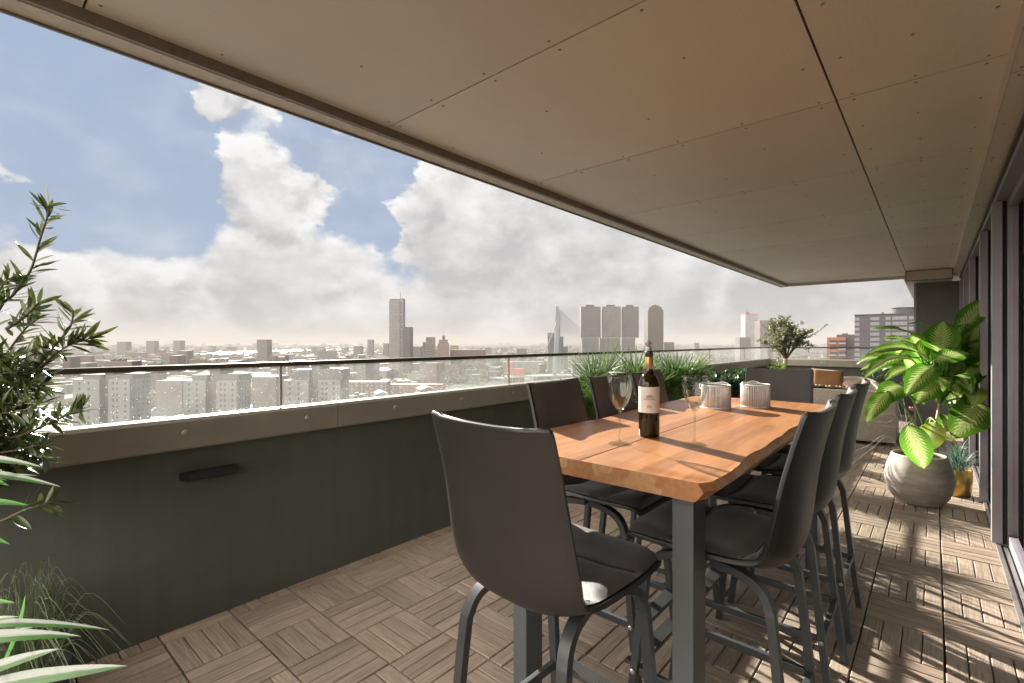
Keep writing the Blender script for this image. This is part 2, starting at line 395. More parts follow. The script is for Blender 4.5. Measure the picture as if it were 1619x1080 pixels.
# ------------------------------------------------------------------ ceiling
def ceiling():
    t = thing('balcony_ceiling', 'overhanging balcony ceiling of beige riveted panels with thin dark joints', 'ceiling', (0, 0, 2.5))
    ys = [.285 + 1.2 * k for k in range(-1, 9)]
    ye = 10.6; ys.append(ye)
    strips = [(-2.15, -.346, 6), (-.338, .2202, 3)]
    g = .004
    for a, b in zip(ys[:-1], ys[1:]):
        for (x0, x1, nx) in strips:
            b0 = MB().box(x0, x1, a + g, b - g, .0, .012)
            xs = [x0 + .06 + (x1 - x0 - .12) * i / (nx - 1) for i in range(nx)]
            rows = [a + .035, (a * 2 + b) / 3 + .0, (a + 2 * b) / 3, b - .035] if b - a > 1 else [a + .035, b - .035]
            for ri, y in enumerate(rows):
                for xi, x in enumerate(xs):
                    if 0 < ri < len(rows) - 1 and xi % 2 == ri % 2 and nx > 3: continue
                    pts = [[Vector((x + r * math.cos(q * math.pi / 5), y + r * math.sin(q * math.pi / 5), z)) for q in range(10)] for r, z in ((.0062, -.0003), (.0058, -.0018), (.0035, -.003), (.0003, -.0032))]
                    b0.grid(pts, 1, closed=True)
            b0.build('ceiling_panel', [M_SOF, M_RIV], t)
        # lower strip next to the facade
        b0 = MB().box(.2235, .375, a + g, b - g, -.078, -.066)
        for y in (a + .035, b - .035, (a + b) / 2):
            for x in (.25, .34):
                pts = [[Vector((x + r * math.cos(q * math.pi / 5), y + r * math.sin(q * math.pi / 5), z)) for q in range(10)] for r, z in ((.0055, -.0783), (.0052, -.0795), (.0033, -.081), (.0003, -.0812))]
                b0.grid(pts, 1, closed=True)
        b0.build('ceiling_panel', [M_SOF, M_RIV], t)
    MB().box(-2.14, .38, ys[0], ye - .01, .0125, .3).build('backing', M_GAP, t)
    MB().box(.2203, .2232, ys[0], ye, -.08, .011).build('step_trim', M_TRIM, t)
    # edge profile: inner drop, under-flange, outer lip
    e = MB()
    e.box(-2.17, -2.1505, ys[0], ye + .12, -.044, .30)
    e.build('edge_drop', mat('edge_dark', (.22, .195, .155), .5, .2, vscale=30), t)
    e = MB().box(-2.262, -2.171, ys[0], ye + .12, -.046, -.034)
    e.build('edge_flange', mat('edge_cream', (.52, .46, .38), .45, .1, vscale=20), t)
    MB().box(-2.274, -2.2622, ys[0], ye + .13, -.054, .32).build('edge_lip', mat('edge_lip', (.2, .175, .14), .5, .2), t)
    MB().box(-2.149, .38, ye + .001, ye + .10, -.046, .32).build('end_flange', M_TRIM, t)
    # end box below the ceiling
    MB().box(-.342, .213, 9.9, 10.58, -.165, -.002).build('bulkhead', M_TRIM, t)
    fr = MB()
    for x0, x1, z0, z1 in ((-.342, .213, -.165, -.157), (-.342, .213, -.012, -.004), (-.342, -.334, -.1565, -.0125), (.205, .213, -.1565, -.0125)):
        fr.box(x0, x1, 9.894, 9.8985, z0, z1)
    fr.build('bulkhead_joint', M_GAP, t)
    for x, y in ((-.02, 5.37), (-.02, 1.9), (-.02, 8.6)):
        d = MB().lathe([(.0005, -.002), (.03, -.002), (.036, -.004), (.04, -.0015), (.04, .0)], 24, (x, y, 0)); d.build('downlight', mat('white_ring', (.75, .73, .7), .4), t, smooth=True)
ceiling()
bm_ = MB().box(-.40, .4, 10.72, 17, 2.46, 2.75)
tag(bm_.build('roof_beam', M_TRIM), 'pale eaves beam running on past the far end of the balcony ceiling', 'beam')

# ------------------------------------------------------------------ glazed facade
def facade():
    XG = .40
    t = thing('glass_facade', 'tall sliding glass doors with grey metal frames along the right side', 'window', (XG, 0, 0))
    MB().box(-.09, .05, -.9, 10.28, 2.33, 2.42).build('head_frame', M_FRAME, t, bevel=.003)
    MB().box(-.105, -.0905, -.9, 10.28, 2.36, 2.385).build('head_trim', M_FRAMED, t)
    tr = MB()
    for k in range(4): tr.box(-.085 + k * .034, -.065 + k * .034, -.9, 10.28, .0, .012 if k % 2 else .018)
    tr.build('floor_track', mat('aluminium', (.42, .41, .4), .35, .8, var=.1, vscale=20), t)
    MB().box(-.09, .06, -.9, 10.28, -.019, -.001).build('track_base', M_FRAMED, t)
    posts = [(-.88, 1), (1.25, 1), (2.75, 2), (4.62, 0), (5.77, 1), (7.42, 1), (8.8, 1), (10.15, 1)]
    for y, kind in posts:
        if kind == 2:
            p = MB().box(-.03, .03, y, y + .10, .02, 2.329); p.build('door_frame', M_FRAME, t, bevel=.003); continue
        p = MB().box(-.105, -.052, y, y + .07, .02, 2.329); p.build('door_frame', M_FRAME, t, bevel=.003)
        MB().box(-.05, -.032, y + .01, y + .06, .02, 2.329).build('gasket', M_GAP, t)
        p = MB().box(-.03, .03, y + .005, y + .085, .02, 2.329); p.build('door_frame', M_FRAME, t, bevel=.003)
    for (a, b, x) in ((-.78, 1.25, 0), (1.35, 2.75, .0), (2.85, 4.62, .0), (4.72, 5.77, -.0), (5.87, 7.42, 0), (7.52, 8.8, 0), (8.9, 10.15, 0)):
        MB().box(x - .004, x + .004, a, b, .09, 2.28).build('glass_pane', M_WGLASS, t)
        MB().box(x - .025, x + .025, a, b, .0195, .09).build('bottom_rail', M_FRAME, t, bevel=.002)
        MB().box(x - .025, x + .025, a, b, 2.28, 2.329).build('top_rail', M_FRAME, t)
facade()
# room behind the glass
rm = MB()
rm.box(.47, 4.0, -.9, 10.3, -.019, -.004); structure('room_floor', rm, mat('room_floor', (.3, .24, .18), .5, vscale=3))
structure('room_ceiling', MB().box(.47, 4.0, -.9, 10.3, 2.42, 2.7), mat('room_white', (.5, .49, .46), .8))
rw = thing('room_wall', 'dim pale inside wall of the living room behind the glass doors', 'wall', (4, 0, 0))
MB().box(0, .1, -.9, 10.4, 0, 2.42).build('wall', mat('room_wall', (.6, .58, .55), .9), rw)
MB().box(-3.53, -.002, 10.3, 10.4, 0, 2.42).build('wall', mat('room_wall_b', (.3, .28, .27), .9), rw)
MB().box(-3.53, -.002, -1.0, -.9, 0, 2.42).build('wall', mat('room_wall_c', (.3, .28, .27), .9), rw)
# curtain inside
cu = MB(); rows = []
for z in (.03, 1.2, 2.4):
    rows.append([Vector((.62 + .03 * math.sin(i * 1.3) , 5.8 + i * .028, z)) for i in range(60)])
cu.grid(rows)
tag(cu.build('curtain', mat('curtain', (.35, .33, .36), .9, var=.1), smooth=True), 'pleated grey curtain hanging inside the glass doors', 'curtain')
# end pillar
ep = thing('end_pillar', 'dark grey wall block closing the far end under the ceiling', 'wall', (-.22, 10.3, 0))
MB().box(0, .54, 0, .4, -.019, 2.334).build('wall', mat('pillar_grey', (.12, .115, .12), .6, var=.1), ep)
MB().box(-.03, .0, -.01, .03, 0, 2.33).build('corner_strip', M_FRAME, ep)
# building mass above the balcony and below (upper part cut short behind the camera to let sky light in)
bb = thing('apartment_building', 'apartment building carrying the balcony, above and behind the glass doors', 'building', (0, 0, 0))
MB().box(-2.14, 9.0, -.9, 10.59, 2.82, 3.1).build('upper_slab', M_TRIM, bb)
MB().box(.55, 9.0, -.95, 17, 3.12, 22).build('upper_wall', mat('building_wall', (.2, .19, .18), .8), bb)
MB().box(-2.86, 9.0, -3.7, YE + .1, -74, -.32).build('lower_wall', mat('building_lower', (.25, .24, .22), .8), bb)

# ------------------------------------------------------------------ dining table
def table_wood():
    m, nt, out = nodes('table_oak'); b = N(nt, 'BsdfPrincipled', Roughness=.38); tc = N(nt, 'TexCoord')
    b.inputs['Specular IOR Level'].default_value = .45
    mp = N(nt, 'Mapping'); mp.inputs['Scale'].default_value = (22, 1.6, 22); L(nt, tc.outputs['Object'], mp.inputs[0])
    n1 = N(nt, 'TexNoise', Scale=1.5, Detail=9, Roughness=.62, Distortion=.7); L(nt, mp.outputs[0], n1.inputs['Vector'])
    mp2 = N(nt, 'Mapping'); mp2.inputs['Scale'].default_value = (220, 9, 220); L(nt, tc.outputs['Object'], mp2.inputs[0])
    n2 = N(nt, 'TexNoise', Scale=1, Detail=3); L(nt, mp2.outputs[0], n2.inputs['Vector'])
    c = ramp(nt, n1.outputs[0], [(.25, (.27, .115, .042)), (.5, (.36, .17, .072)), (.75, (.44, .23, .105))])
    # glued staves
    br = N(nt, 'TexBrick'); br.inputs['Color1'].default_value = (.74, .72, .70, 1); br.inputs['Color2'].default_value = (1.15, 1.1, 1.05, 1); br.inputs['Mortar'].default_value = (.9, .9, .9, 1)
    br.inputs['Scale'].default_value = 1; br.inputs['Mortar Size'].default_value = .0; br.inputs['Brick Width'].default_value = .75; br.inputs['Row Height'].default_value = .065; br.inputs['Bias'].default_value = 0
    sx = N(nt, 'SeparateXYZ'); L(nt, tc.outputs['Object'], sx.inputs[0]); cb = N(nt, 'CombineXYZ')
    L(nt, sx.outputs[1], cb.inputs[0]); L(nt, sx.outputs[0], cb.inputs[1]); L(nt, cb.outputs[0], br.inputs['Vector'])
    mx = N(nt, 'MixRGB', blend_type='MULTIPLY'); mx.inputs[0].default_value = .8; L(nt, c, mx.inputs[1]); L(nt, br.outputs[0], mx.inputs[2])
    m2 = N(nt, 'MixRGB', blend_type='MULTIPLY'); m2.inputs[0].default_value = .5; L(nt, mx.outputs[0], m2.inputs[1])
    L(nt, ramp(nt, n2.outputs[0], [(.3, (.6, .55, .5)), (.6, (1, 1, 1))]), m2.inputs[2]); L(nt, m2.outputs[0], b.inputs['Base Color'])
    bp = N(nt, 'Bump', Strength=.15, Distance=.001); L(nt, n2.outputs[0], bp.inputs['Height']); L(nt, bp.outputs[0], b.inputs['Normal'])
    L(nt, b.outputs[0], out.inputs[0]); return m
def edge_wood():
    m, nt, out = nodes('table_edge'); b = N(nt, 'BsdfPrincipled', Roughness=.5); tc = N(nt, 'TexCoord')
    vo = N(nt, 'TexVoronoi', feature='F1', distance='CHEBYCHEV'); vo.inputs['Scale'].default_value = 13
    L(nt, tc.outputs['Object'], vo.inputs['Vector'])
    sx = N(nt, 'SeparateColor'); L(nt, vo.outputs['Color'], sx.inputs[0])
    c = ramp(nt, sx.outputs[0], [(.1, (.42, .19, .075)), (.5, (.46, .23, .10)), (.9, (.54, .31, .15))])
    n1 = N(nt, 'TexNoise', Scale=60, Detail=5); L(nt, tc.outputs['Object'], n1.inputs['Vector'])
    mx = N(nt, 'MixRGB', blend_type='MULTIPLY'); mx.inputs[0].default_value = .5; L(nt, c, mx.inputs[1]); L(nt, ramp(nt, n1.outputs[0], [(.3, (.6, .55, .5)), (.6, (1, 1, 1))]), mx.inputs[2])
    L(nt, mx.outputs[0], b.inputs['Base Color']); L(nt, b.outputs[0], out.inputs[0]); return m
ZT = 1.004; TX0, TXC, TX1, TY0, TY1 = -1.27, -.857, -.449, 1.305, 3.45
def table():
    t = thing('dining_table', 'high wooden bar table with orange oak top, wavy edge and grey steel legs', 'table', (TXC, TY0, 0))
    W, E = table_wood(), edge_wood(); LN = TY1 - TY0
    def wav(y, s):
        v = .010 * math.sin(y * 4.3 + 1) + .007 * math.sin(y * 8.3 + s) + .0025 * math.sin(y * 19 + 2 * s) + .006 * noise.noise(Vector((y * 14, s, 0)))
        ramp_ = min(1, y / .12, (LN - y) / .12)
        return v * ramp_
    for sgn, xe in ((-1, TX0 - TXC), (1, TX1 - TXC)):
        b = MB(); rows = []
        n = 46
        for i in range(n + 1):
            y = LN * i / n; a = wav(y, 1.3 if sgn > 0 else 4)
            cut = .02 * max(0, 1 - y / .03) + .03 * max(0, 1 - (LN - y) / .05)
            xt = xe + sgn * (a - .012 - cut); xm = xe + sgn * (a * .6 + .006 - cut); xb = xe + sgn * (-a * .5 - .012 - cut)
            xi = sgn * .0016
            rows.append([Vector((xi, y, ZT - .051)), Vector((xi, y, ZT)), Vector((xt, y, ZT)), Vector((xt + sgn * .004, y, ZT - .003)), Vector((xm, y, ZT - .022)), Vector((xb, y, ZT - .046)), Vector((xb - sgn * .006, y, ZT - .051))])
        k = 7
        b.grid(rows, 0, closed=True)
        # material: edge faces
        for i in range(n):
            for q in range(k):
                if q in (2, 3, 4, 5): b.mi[i * k + q] = 1
        b.f.append(list(range(k))); b.mi.append(1); b.f.append([n * k + q for q in range(k - 1, -1, -1)]); b.mi.append(1)
        b.build('tabletop', [W, E], t, auto=R(35), bevel=.0015, bseg=1)
    for sx in (-1, 1):
        for y in (.06, LN - .16):
            x = (-.542 - TXC) if sx > 0 else (-1.15 - TXC)
            MB().box(x - .031, x + .031, y, y + .098, 0, ZT - .052).build('leg', M_TLEG, t, bevel=.003)
    fr = MB()
    xa, xb = -1.15 - TXC, -.542 - TXC
    for y in (.40, LN - .46): fr.box(xa + .021, xb - .021, y, y + .06, ZT - .085, ZT - .053)
    fr.box(xa - .02, xa + .02, .159, LN - .161, ZT - .085, ZT - .053); fr.box(xb - .02, xb + .02, .159, LN - .161, ZT - .085, ZT - .053)
    fr.build('apron_frame', M_TLEG, t)
table()

# ------------------------------------------------------------------ bar chairs
def cr(pts, n):
    """Catmull-Rom through tuples"""
    out = []
    for i in range(len(pts) - 1):
        p0 = pts[max(i - 1, 0)]; p1 = pts[i]; p2 = pts[i + 1]; p3 = pts[min(i + 2, len(pts) - 1)]
        for k in range(n):
            t = k / n
            out.append(tuple(.5 * ((2 * b) + (-a + c) * t + (2 * a - 5 * b + 4 * c - d) * t * t + (-a + 3 * b - 3 * c + d) * t ** 3) for a, b, c, d in zip(p0, p1, p2, p3)))
    out.append(tuple(pts[-1])); return out
PROF = [(.262, .690, .165, .0), (.255, .708, .192, .004), (.225, .718, .208, .010), (.12, .712, .222, .020), (0, .705, .228, .032), (-.11, .700, .227, .042), (-.19, .710, .224, .054), (-.232, .752, .223, .058),
        (-.247, .82, .226, .052), (-.256, .90, .221, .044), (-.268, .99, .216, .038), (-.286, 1.08, .214, .033), (-.302, 1.145, .213, .03), (-.309, 1.170, .2115, .029), (-.3125, 1.180, .207, .028), (-.313, 1.185, .199, .028)]
def shell_rows(inset=0.0, off=0.0, t0=0, t1=None, nx=14, quilt=None):
    st = cr(PROF, 8); st = st[t0:t1]; rows = []
    for i, (y, z, hw, cup) in enumerate(st):
        a = st[max(i - 1, 0)]; b = st[min(i + 1, len(st) - 1)]
        ty, tz = b[0] - a[0], b[1] - a[1]; l = math.hypot(ty, tz) or 1
        ny, nz = tz / l, -ty / l            # normal pointing to the sitter side
        row = []
        for k in range(nx + 1):
            u = k / nx * 2 - 1
            uu = math.copysign(abs(u) ** .9, u)
            c = cup * abs(u) ** 2.6 + off
            if quilt: c += quilt(i / (len(st) - 1), u)
            row.append(Vector((uu * (hw - inset), y + ny * c, z + nz * c)))
        rows.append(row)
    return rows
M_SEAM = mat('dark_piping', (.012, .011, .011), .6)
def make_chair():
    t = thing('bar_chair', 'x', 'chair')
    o = MB().grid(shell_rows()).build('shell', M_CHAIR, t, smooth=True)
    s = o.modifiers.new('solid', 'SOLIDIFY'); s.thickness = .013; s.offset = 0
    bv = o.modifiers.new('bv', 'BEVEL'); bv.width = .004; bv.segments = 2; bv.limit_method = 'ANGLE'; bv.angle_limit = R(50)
    def q(v, u):
        e = (1 - abs(u) ** 8) * min(1, v * 14, (1 - v) * 14) ** .5
        x = (v * 3) % 1; groove = min(x, 1 - x) * 2
        return e * (.001 + .026 * min(1, groove * 2.4) ** .6 + .010 * groove)
    top = shell_rows(.010, .008, 10, 57, 20, q)
    bot = shell_rows(.010, .0075, 10, 57, 20)
    pad = MB(); pad.grid(top); pad.grid(bot)
    pd = pad.build('seat_cushion', M_FAB, t, smooth=True)
    for fr in (1 / 3, 2 / 3):
        rw_ = top[int(round(fr * (len(top) - 1)))]; sm_ = MB(); sm_.tube([p + Vector((0, 0, .0025)) for p in rw_[1:-1]], .0022, 6); sm_.build('seam', M_SEAM, pd, smooth=True)
    def q2(v, u): return (1 - abs(u) ** 10) * min(1, v * 18, (1 - v) * 18) ** .5 * .006
    top = shell_rows(.012, .008, 59, 116, 14, q2)
    MB().grid(top).build('back_pad', M_FAB, t, smooth=True)
    for sy in (-1, 1):
        for sx in (-1, 1):
            pth = [(sx * .135, sy * .015, .686), (sx * .145, sy * .07, .685), (sx * .157, sy * .13, .674), (sx * .166, sy * .168, .65), (sx * .172, sy * .188, .61), (sx * .177, sy * .197, .56), (sx * .187, sy * .23, .25), (sx * .195, sy * .26, .0)]
            pth = cr(pth, 4); n = len(pth)
            side = Vector((1, sx * sy * 0.0, 0))
            w = [.036 - .008 * i / n for i in range(n)]
            MB().sweep(pth, side, w, [.024] * n).build('leg', M_LEG, t, auto=R(30), bevel=.003, bseg=2)
    MB().box(-.13, .13, -.03, .03, .680, .690).box(-.1, .1, -.12, .12, .6905, .6935).build('mounting_plate', M_LEG, t)
    z = .245
    for sx in (-1, 1): MB().box(sx * .183 - .009, sx * .183 + .009, -.213, .213, z, z + .028).build('stretcher', M_LEG, t, bevel=.002)
    MB().box(-.170, .170, -.239, -.219, z, z + .028).build('stretcher', M_LEG, t, bevel=.002)
    fp = MB().box(-.172, .172, .215, .275, z + .01, z + .022)
    for k in range(7): fp.box(-.168, .168, .219 + k * .008, .223 + k * .008, z + .0225, z + .0245)
    fp.build('footrest', mat('footrest_alu', (.09, .088, .084), .4, .5), t)
    for sx in (-1, 1):
        for y in (-.229, .229):
            b = MB(); b.lathe([(.0085, 0), (.0085, .003), (.006, .005), (.0003, .005)], 12)
            b.v = [Vector((sx * (.204 + v.z), y + v.x, z + .014 + v.y)) for v in b.v]
            b.build('bolt', M_BOLT, t, smooth=True)
    return t
ch = make_chair()
CH = [(-.828, 1.15, -2.5, 'nearest black bar chair, its back to the camera at the near end of the table'),
      (-.83, 3.58, 180, 'black bar chair alone at the far end of the table in front of the sofa'),
      (-1.13, 1.945, -90, 'black bar chair on the railing side of the table, nearest the camera'),
      (-1.13, 2.47, -90, 'black bar chair in the middle of the railing side, behind the left wine glass'),
      (-1.13, 2.955, -90, 'black bar chair on the railing side by the palms, behind the bottle'),
      (-.545, 1.72, 90, 'black bar chair on the window side, next to the near table leg'),
      (-.55, 2.32, 90, 'black bar chair in the middle of the row on the window side of the table'),
      (-.555, 2.90, 90, 'black bar chair on the window side farthest away, nearest to the big potted plant')]
for i, (x, y, r, lab) in enumerate(CH):
    o = ch if i == 0 else copy_tree(ch)
    o.location = (x, y, 0); o.rotation_euler = (0, 0, R(r + (rnd.uniform(-1.5, 1.5) if i else 0))); o['label'] = lab; o['group'] = 'bar chairs around the table'

# ------------------------------------------------------------------ things on the table
def realglass(name, c=(1, 1, 1), ior=1.45, rough=0):
    m, nt, out = nodes(name)
    g = N(nt, 'BsdfGlass', IOR=ior, Roughness=rough); g.inputs[0].default_value = col(c)
    tr = N(nt, 'BsdfTransparent'); tr.inputs[0].default_value = col(c)
    fr = N(nt, 'LayerWeight', Blend=.35)
    # thin-walled look: mostly see-through face on, refractive and shiny at the rims
    gl = N(nt, 'BsdfGlossy', Roughness=.02)
    mr = N(nt, 'MapRange'); L(nt, fr.outputs['Fresnel'], mr.inputs[0]); mr.inputs[1].default_value = 0; mr.inputs[2].default_value = 1; mr.inputs[3].default_value = .02; mr.inputs[4].default_value = .5
    a = N(nt, 'MixShader'); L(nt, mr.outputs[0], a.inputs[0]); L(nt, tr.outputs[0], a.inputs[1]); L(nt, gl.outputs[0], a.inputs[2])
    L(nt, a.outputs[0], out.inputs[0]); return m
M_WG = realglass('wine_glass', (.975, .985, .965))
M_WG2 = realglass('wine_glass_stem', (.92, .95, .88))
def wineglass(x, y, lab):
    t = thing('wine_glass', lab, 'wine glass', (x, y, ZT + .0005), 0, 'empty wine glasses on the table')
    n = 64
    def bowl(prof, rib):
        rows = []
        for r, z in prof:
            row = []
            for k in range(n):
                a = 2 * math.pi * k / n
                rr = r * (1 + rib * .03 * math.cos(10 * a) * max(0, 1 - abs((z - .15) / .045)))
                row.append(Vector((rr * math.cos(a), rr * math.sin(a), z)))
            rows.append(row)
        return rows
    outer = cr([(.0045, .122), (.012, .128), (.024, .145), (.034, .165), (.041, .19), (.0445, .215), (.0455, .235), (.0455, .251)], 4)
    inner = [(max(r - .0011, .0005), z + (.006 if z < .13 else .001 if z < .25 else 0)) for r, z in outer]
    b = MB(); b.grid(bowl(outer, 1) + list(reversed(bowl(inner, 1))), closed=True)
    b.build('bowl', M_WG, t, smooth=True)
    s = MB(); s.lathe(cr([(.0405, .0), (.040, .0025), (.022, .0055), (.008, .010), (.0045, .02), (.0036, .06), (.0038, .105), (.0052, .121)], 4), 32); s.build('stem', M_WG2, t, smooth=True)
    return t
wineglass(-.879, 1.62, 'empty wine glass left of the bottle on the table')
wineglass(-.669, 1.80, 'empty wine glass right of the bottle, in front of the cord lanterns')
def bottle():
    t = thing('wine_bottle', 'dark green wine bottle with white label, gold neck and pourer on the table', 'bottle', (-.863, 1.83, ZT + .0005), R(-62))
    m, nt, out = nodes('bottle_glass'); tr = N(nt, 'BsdfTransparent'); tr.inputs[0].default_value = (.36, .28, .035, 1)
    gl = N(nt, 'BsdfGlossy', Roughness=.03); df = N(nt, 'BsdfDiffuse'); df.inputs[0].default_value = (.06, .045, .008, 1); fr = N(nt, 'Fresnel', IOR=1.5)
    a = N(nt, 'MixShader'); a.inputs[0].default_value = .25; L(nt, tr.outputs[0], a.inputs[1]); L(nt, df.outputs[0], a.inputs[2])
    b2 = N(nt, 'MixShader'); L(nt, fr.outputs[0], b2.inputs[0]); L(nt, a.outputs[0], b2.inputs[1]); L(nt, gl.outputs[0], b2.inputs[2]); L(nt, b2.outputs[0], out.inputs[0])
    r = .0405
    b = MB().lathe([(.0005, .008), (.025, .004), (.034, .0), (.038, .001), (r, .006), (r, .02)] + [(r, .05), (r, .15), (r, .19)] + cr([(r, .198), (.0385, .216), (.031, .236), (.021, .252), (.0165, .268), (.0155, .29)], 4)[1:] + [(.0148, .338)], 40)
    b.build('glass_body', m, t, smooth=True)
    m2, nt, out = nodes('wine'); tr = N(nt, 'BsdfTransparent'); tr.inputs[0].default_value = (.10, .05, .005, 1); df = N(nt, 'BsdfPrincipled', Roughness=.1); df.inputs[0].default_value = (.02, .012, .004, 1)
    a = N(nt, 'MixShader'); a.inputs[0].default_value = .6; L(nt, tr.outputs[0], a.inputs[1]); L(nt, df.outputs[0], a.inputs[2]); L(nt, a.outputs[0], out.inputs[0])
    MB().lathe([(.0005, .009), (.037, .006), (.0385, .01), (.0385, .083), (.0005, .0832)], 40).build('wine', m2, t, smooth=False)
    # label: partial cylinder facing the camera side, slightly proud
    lb = MB(); rows = []
    for z in (.098, .20): rows.append([Vector(((r + .0006) * math.cos(R(a)), (r + .0006) * math.sin(R(a)), z)) for a in range(-80, 81, 5)])
    lb.grid(rows)
    ml = mat('paper_label', (.72, .68, .64), .7, var=.04, vscale=30)
    lab = lb.build('paper_label', ml, t, smooth=True)
    mk = mat('label_print', (.10, .06, .09), .7); mk2 = mat('label_crest', (.42, .32, .36), .7)
    def flat(name, rects, mm, rr):
        q = MB()
        for y0, y1, z0, z1 in rects:
            rows = [[Vector((rr * math.cos(yy / rr), rr * math.sin(yy / rr), zz)) for yy in (y0, (y0 + y1) / 2, y1)] for zz in (z0, z1)]
            q.grid(rows)
        q.build(name, mm, lab)
    R2 = r + .0010
    cr_ = []
    for i in range(11):     # small arched crest above the name
        yy = -.013 + i * .0026; h = .012 * math.sqrt(max(0, 1 - ((i - 5) / 5.6) ** 2))
        cr_.append((yy - .0011, yy + .0011, .158, .158 + h))
    flat('crest', cr_, mk2, R2)
    flat('lower_mark', [(-.004 + .0035 * i, -.0015 + .0035 * i, .118, .130 - .002 * abs(i)) for i in range(-2, 4)], mk2, R2)
    # name line, as legible in the photograph
    cu = bpy.data.curves.new('txt', 'FONT'); cu.body = 'MATEO MILL'; cu.size = .0082; cu.align_x = 'CENTER'; cu.align_y = 'CENTER'; cu.extrude = .0002
    to = bpy.data.objects.new('txt', cu); C.objects.link(to); dg = bpy.context.evaluated_depsgraph_get(); me = bpy.data.meshes.new_from_object(to.evaluated_get(dg)); C.objects.unlink(to); bpy.data.objects.remove(to)
    for v in me.vertices:
        x, y, z = v.co; a = x * 1.0 / R2; rr = R2 + .0002 + z; v.co = (rr * math.cos(a), rr * math.sin(a), .152 + y)
    me.materials.clear(); me.materials.append(mk); o = bpy.data.objects.new('name_text', me); C.objects.link(o); o.parent = lab
    MB().lathe([(.0158, .262), (.0164, .263), (.0158, .30), (.0152, .318)], 32).build('gold_foil', mat('gold_foil', (.55, .36, .13), .3, .8), t, smooth=True)
    MB().lathe([(.0154, .3185), (.0158, .319), (.0158, .336), (.0152, .341), (.0005, .342)], 32).build('black_cap', mat('black_cap', (.02, .02, .02), .4), t, smooth=True)
    MB().lathe([(.009, .342), (.010, .352), (.0085, .358)], 24).build('pourer_collar', M_BOLT, t, smooth=True)
    MB().lathe(cr([(.008, .358), (.013, .364), (.0165, .370), (.014, .374), (.009, .378), (.006, .383), (.0005, .384)], 3), 24).build('pourer', realglass('clear_stopper', (.8, .8, .78)), t, smooth=True)
    MB().ball((0, 0, .3725), .0045, (1, 1, 1.2), 10).build('cork_bead', mat('cork_red', (.3, .09, .04), .6), t, smooth=True)
bottle()
def lantern(x, y, lab, rz):
    t = thing('cord_lantern', lab, 'candle lantern', (x, y, ZT + .0005), rz, 'cord lanterns on the table')
    h, r = .128, .073
    MB().lathe([(.0005, .003), (r - .004, .003), (r - .003, .0), (r - .001, h), (r - .006, h), (r - .008, .006), (.0005, .0065)], 48).build('glass_cup', realglass('lantern_glass', (.7, .68, .66)), t, smooth=True)
    MB().lathe([(.0005, .007), (.035, .007), (.035, .07), (.03, .075), (.0005, .073)], 32).build('candle', mat('candle_wax', (.6, .55, .48), .5), t, smooth=True)
    mc = mat('white_cord', (.82, .79, .77), .9, var=.1, vscale=80, bump=.5, bscale=700)
    cd = MB(); n = 72
    for k in range(n):
        a = 2 * math.pi * k / n + rnd.uniform(-.012, .012); a2 = a + rnd.uniform(-.02, .02)
        rr = r + .003
        cd.tube([(rr * math.cos(a), rr * math.sin(a), .002), ((rr + .001) * math.cos((a + a2) / 2), (rr + .001) * math.sin((a + a2) / 2), h / 2), (rr * math.cos(a2), rr * math.sin(a2), h)], .0024, 6)
    cd.build('cord_wrap', mc, t, smooth=True)
    for z in (.003, h):
        q = MB(); q.tube([((r + .003) * math.cos(i * math.pi / 24), (r + .003) * math.sin(i * math.pi / 24), z) for i in range(49)], .0045, 8, cap=False); q.build('rim_cord', mc, t, smooth=True)
    q = MB(); q.tube(cr([(-r - .004, 0, h - .01), (-r - .012, .01, h - .02), (-r - .006, .03, h + .006), (-r * .4, .06, h + .012), (r * .3, .06, h + .008), (r * .8, .045, h + .014), (r + .006, .02, h + .006), (r + .004, 0, h - .01)], 5), .003, 6)
    q.build('handle_cord', mc, t, smooth=True)
lantern(-.944, 2.87, 'white cord lantern on the table, left one just behind the right wine glass', R(40))
lantern(-.788, 3.07, 'white cord lantern on the table, right one in front of the far chair', R(75))

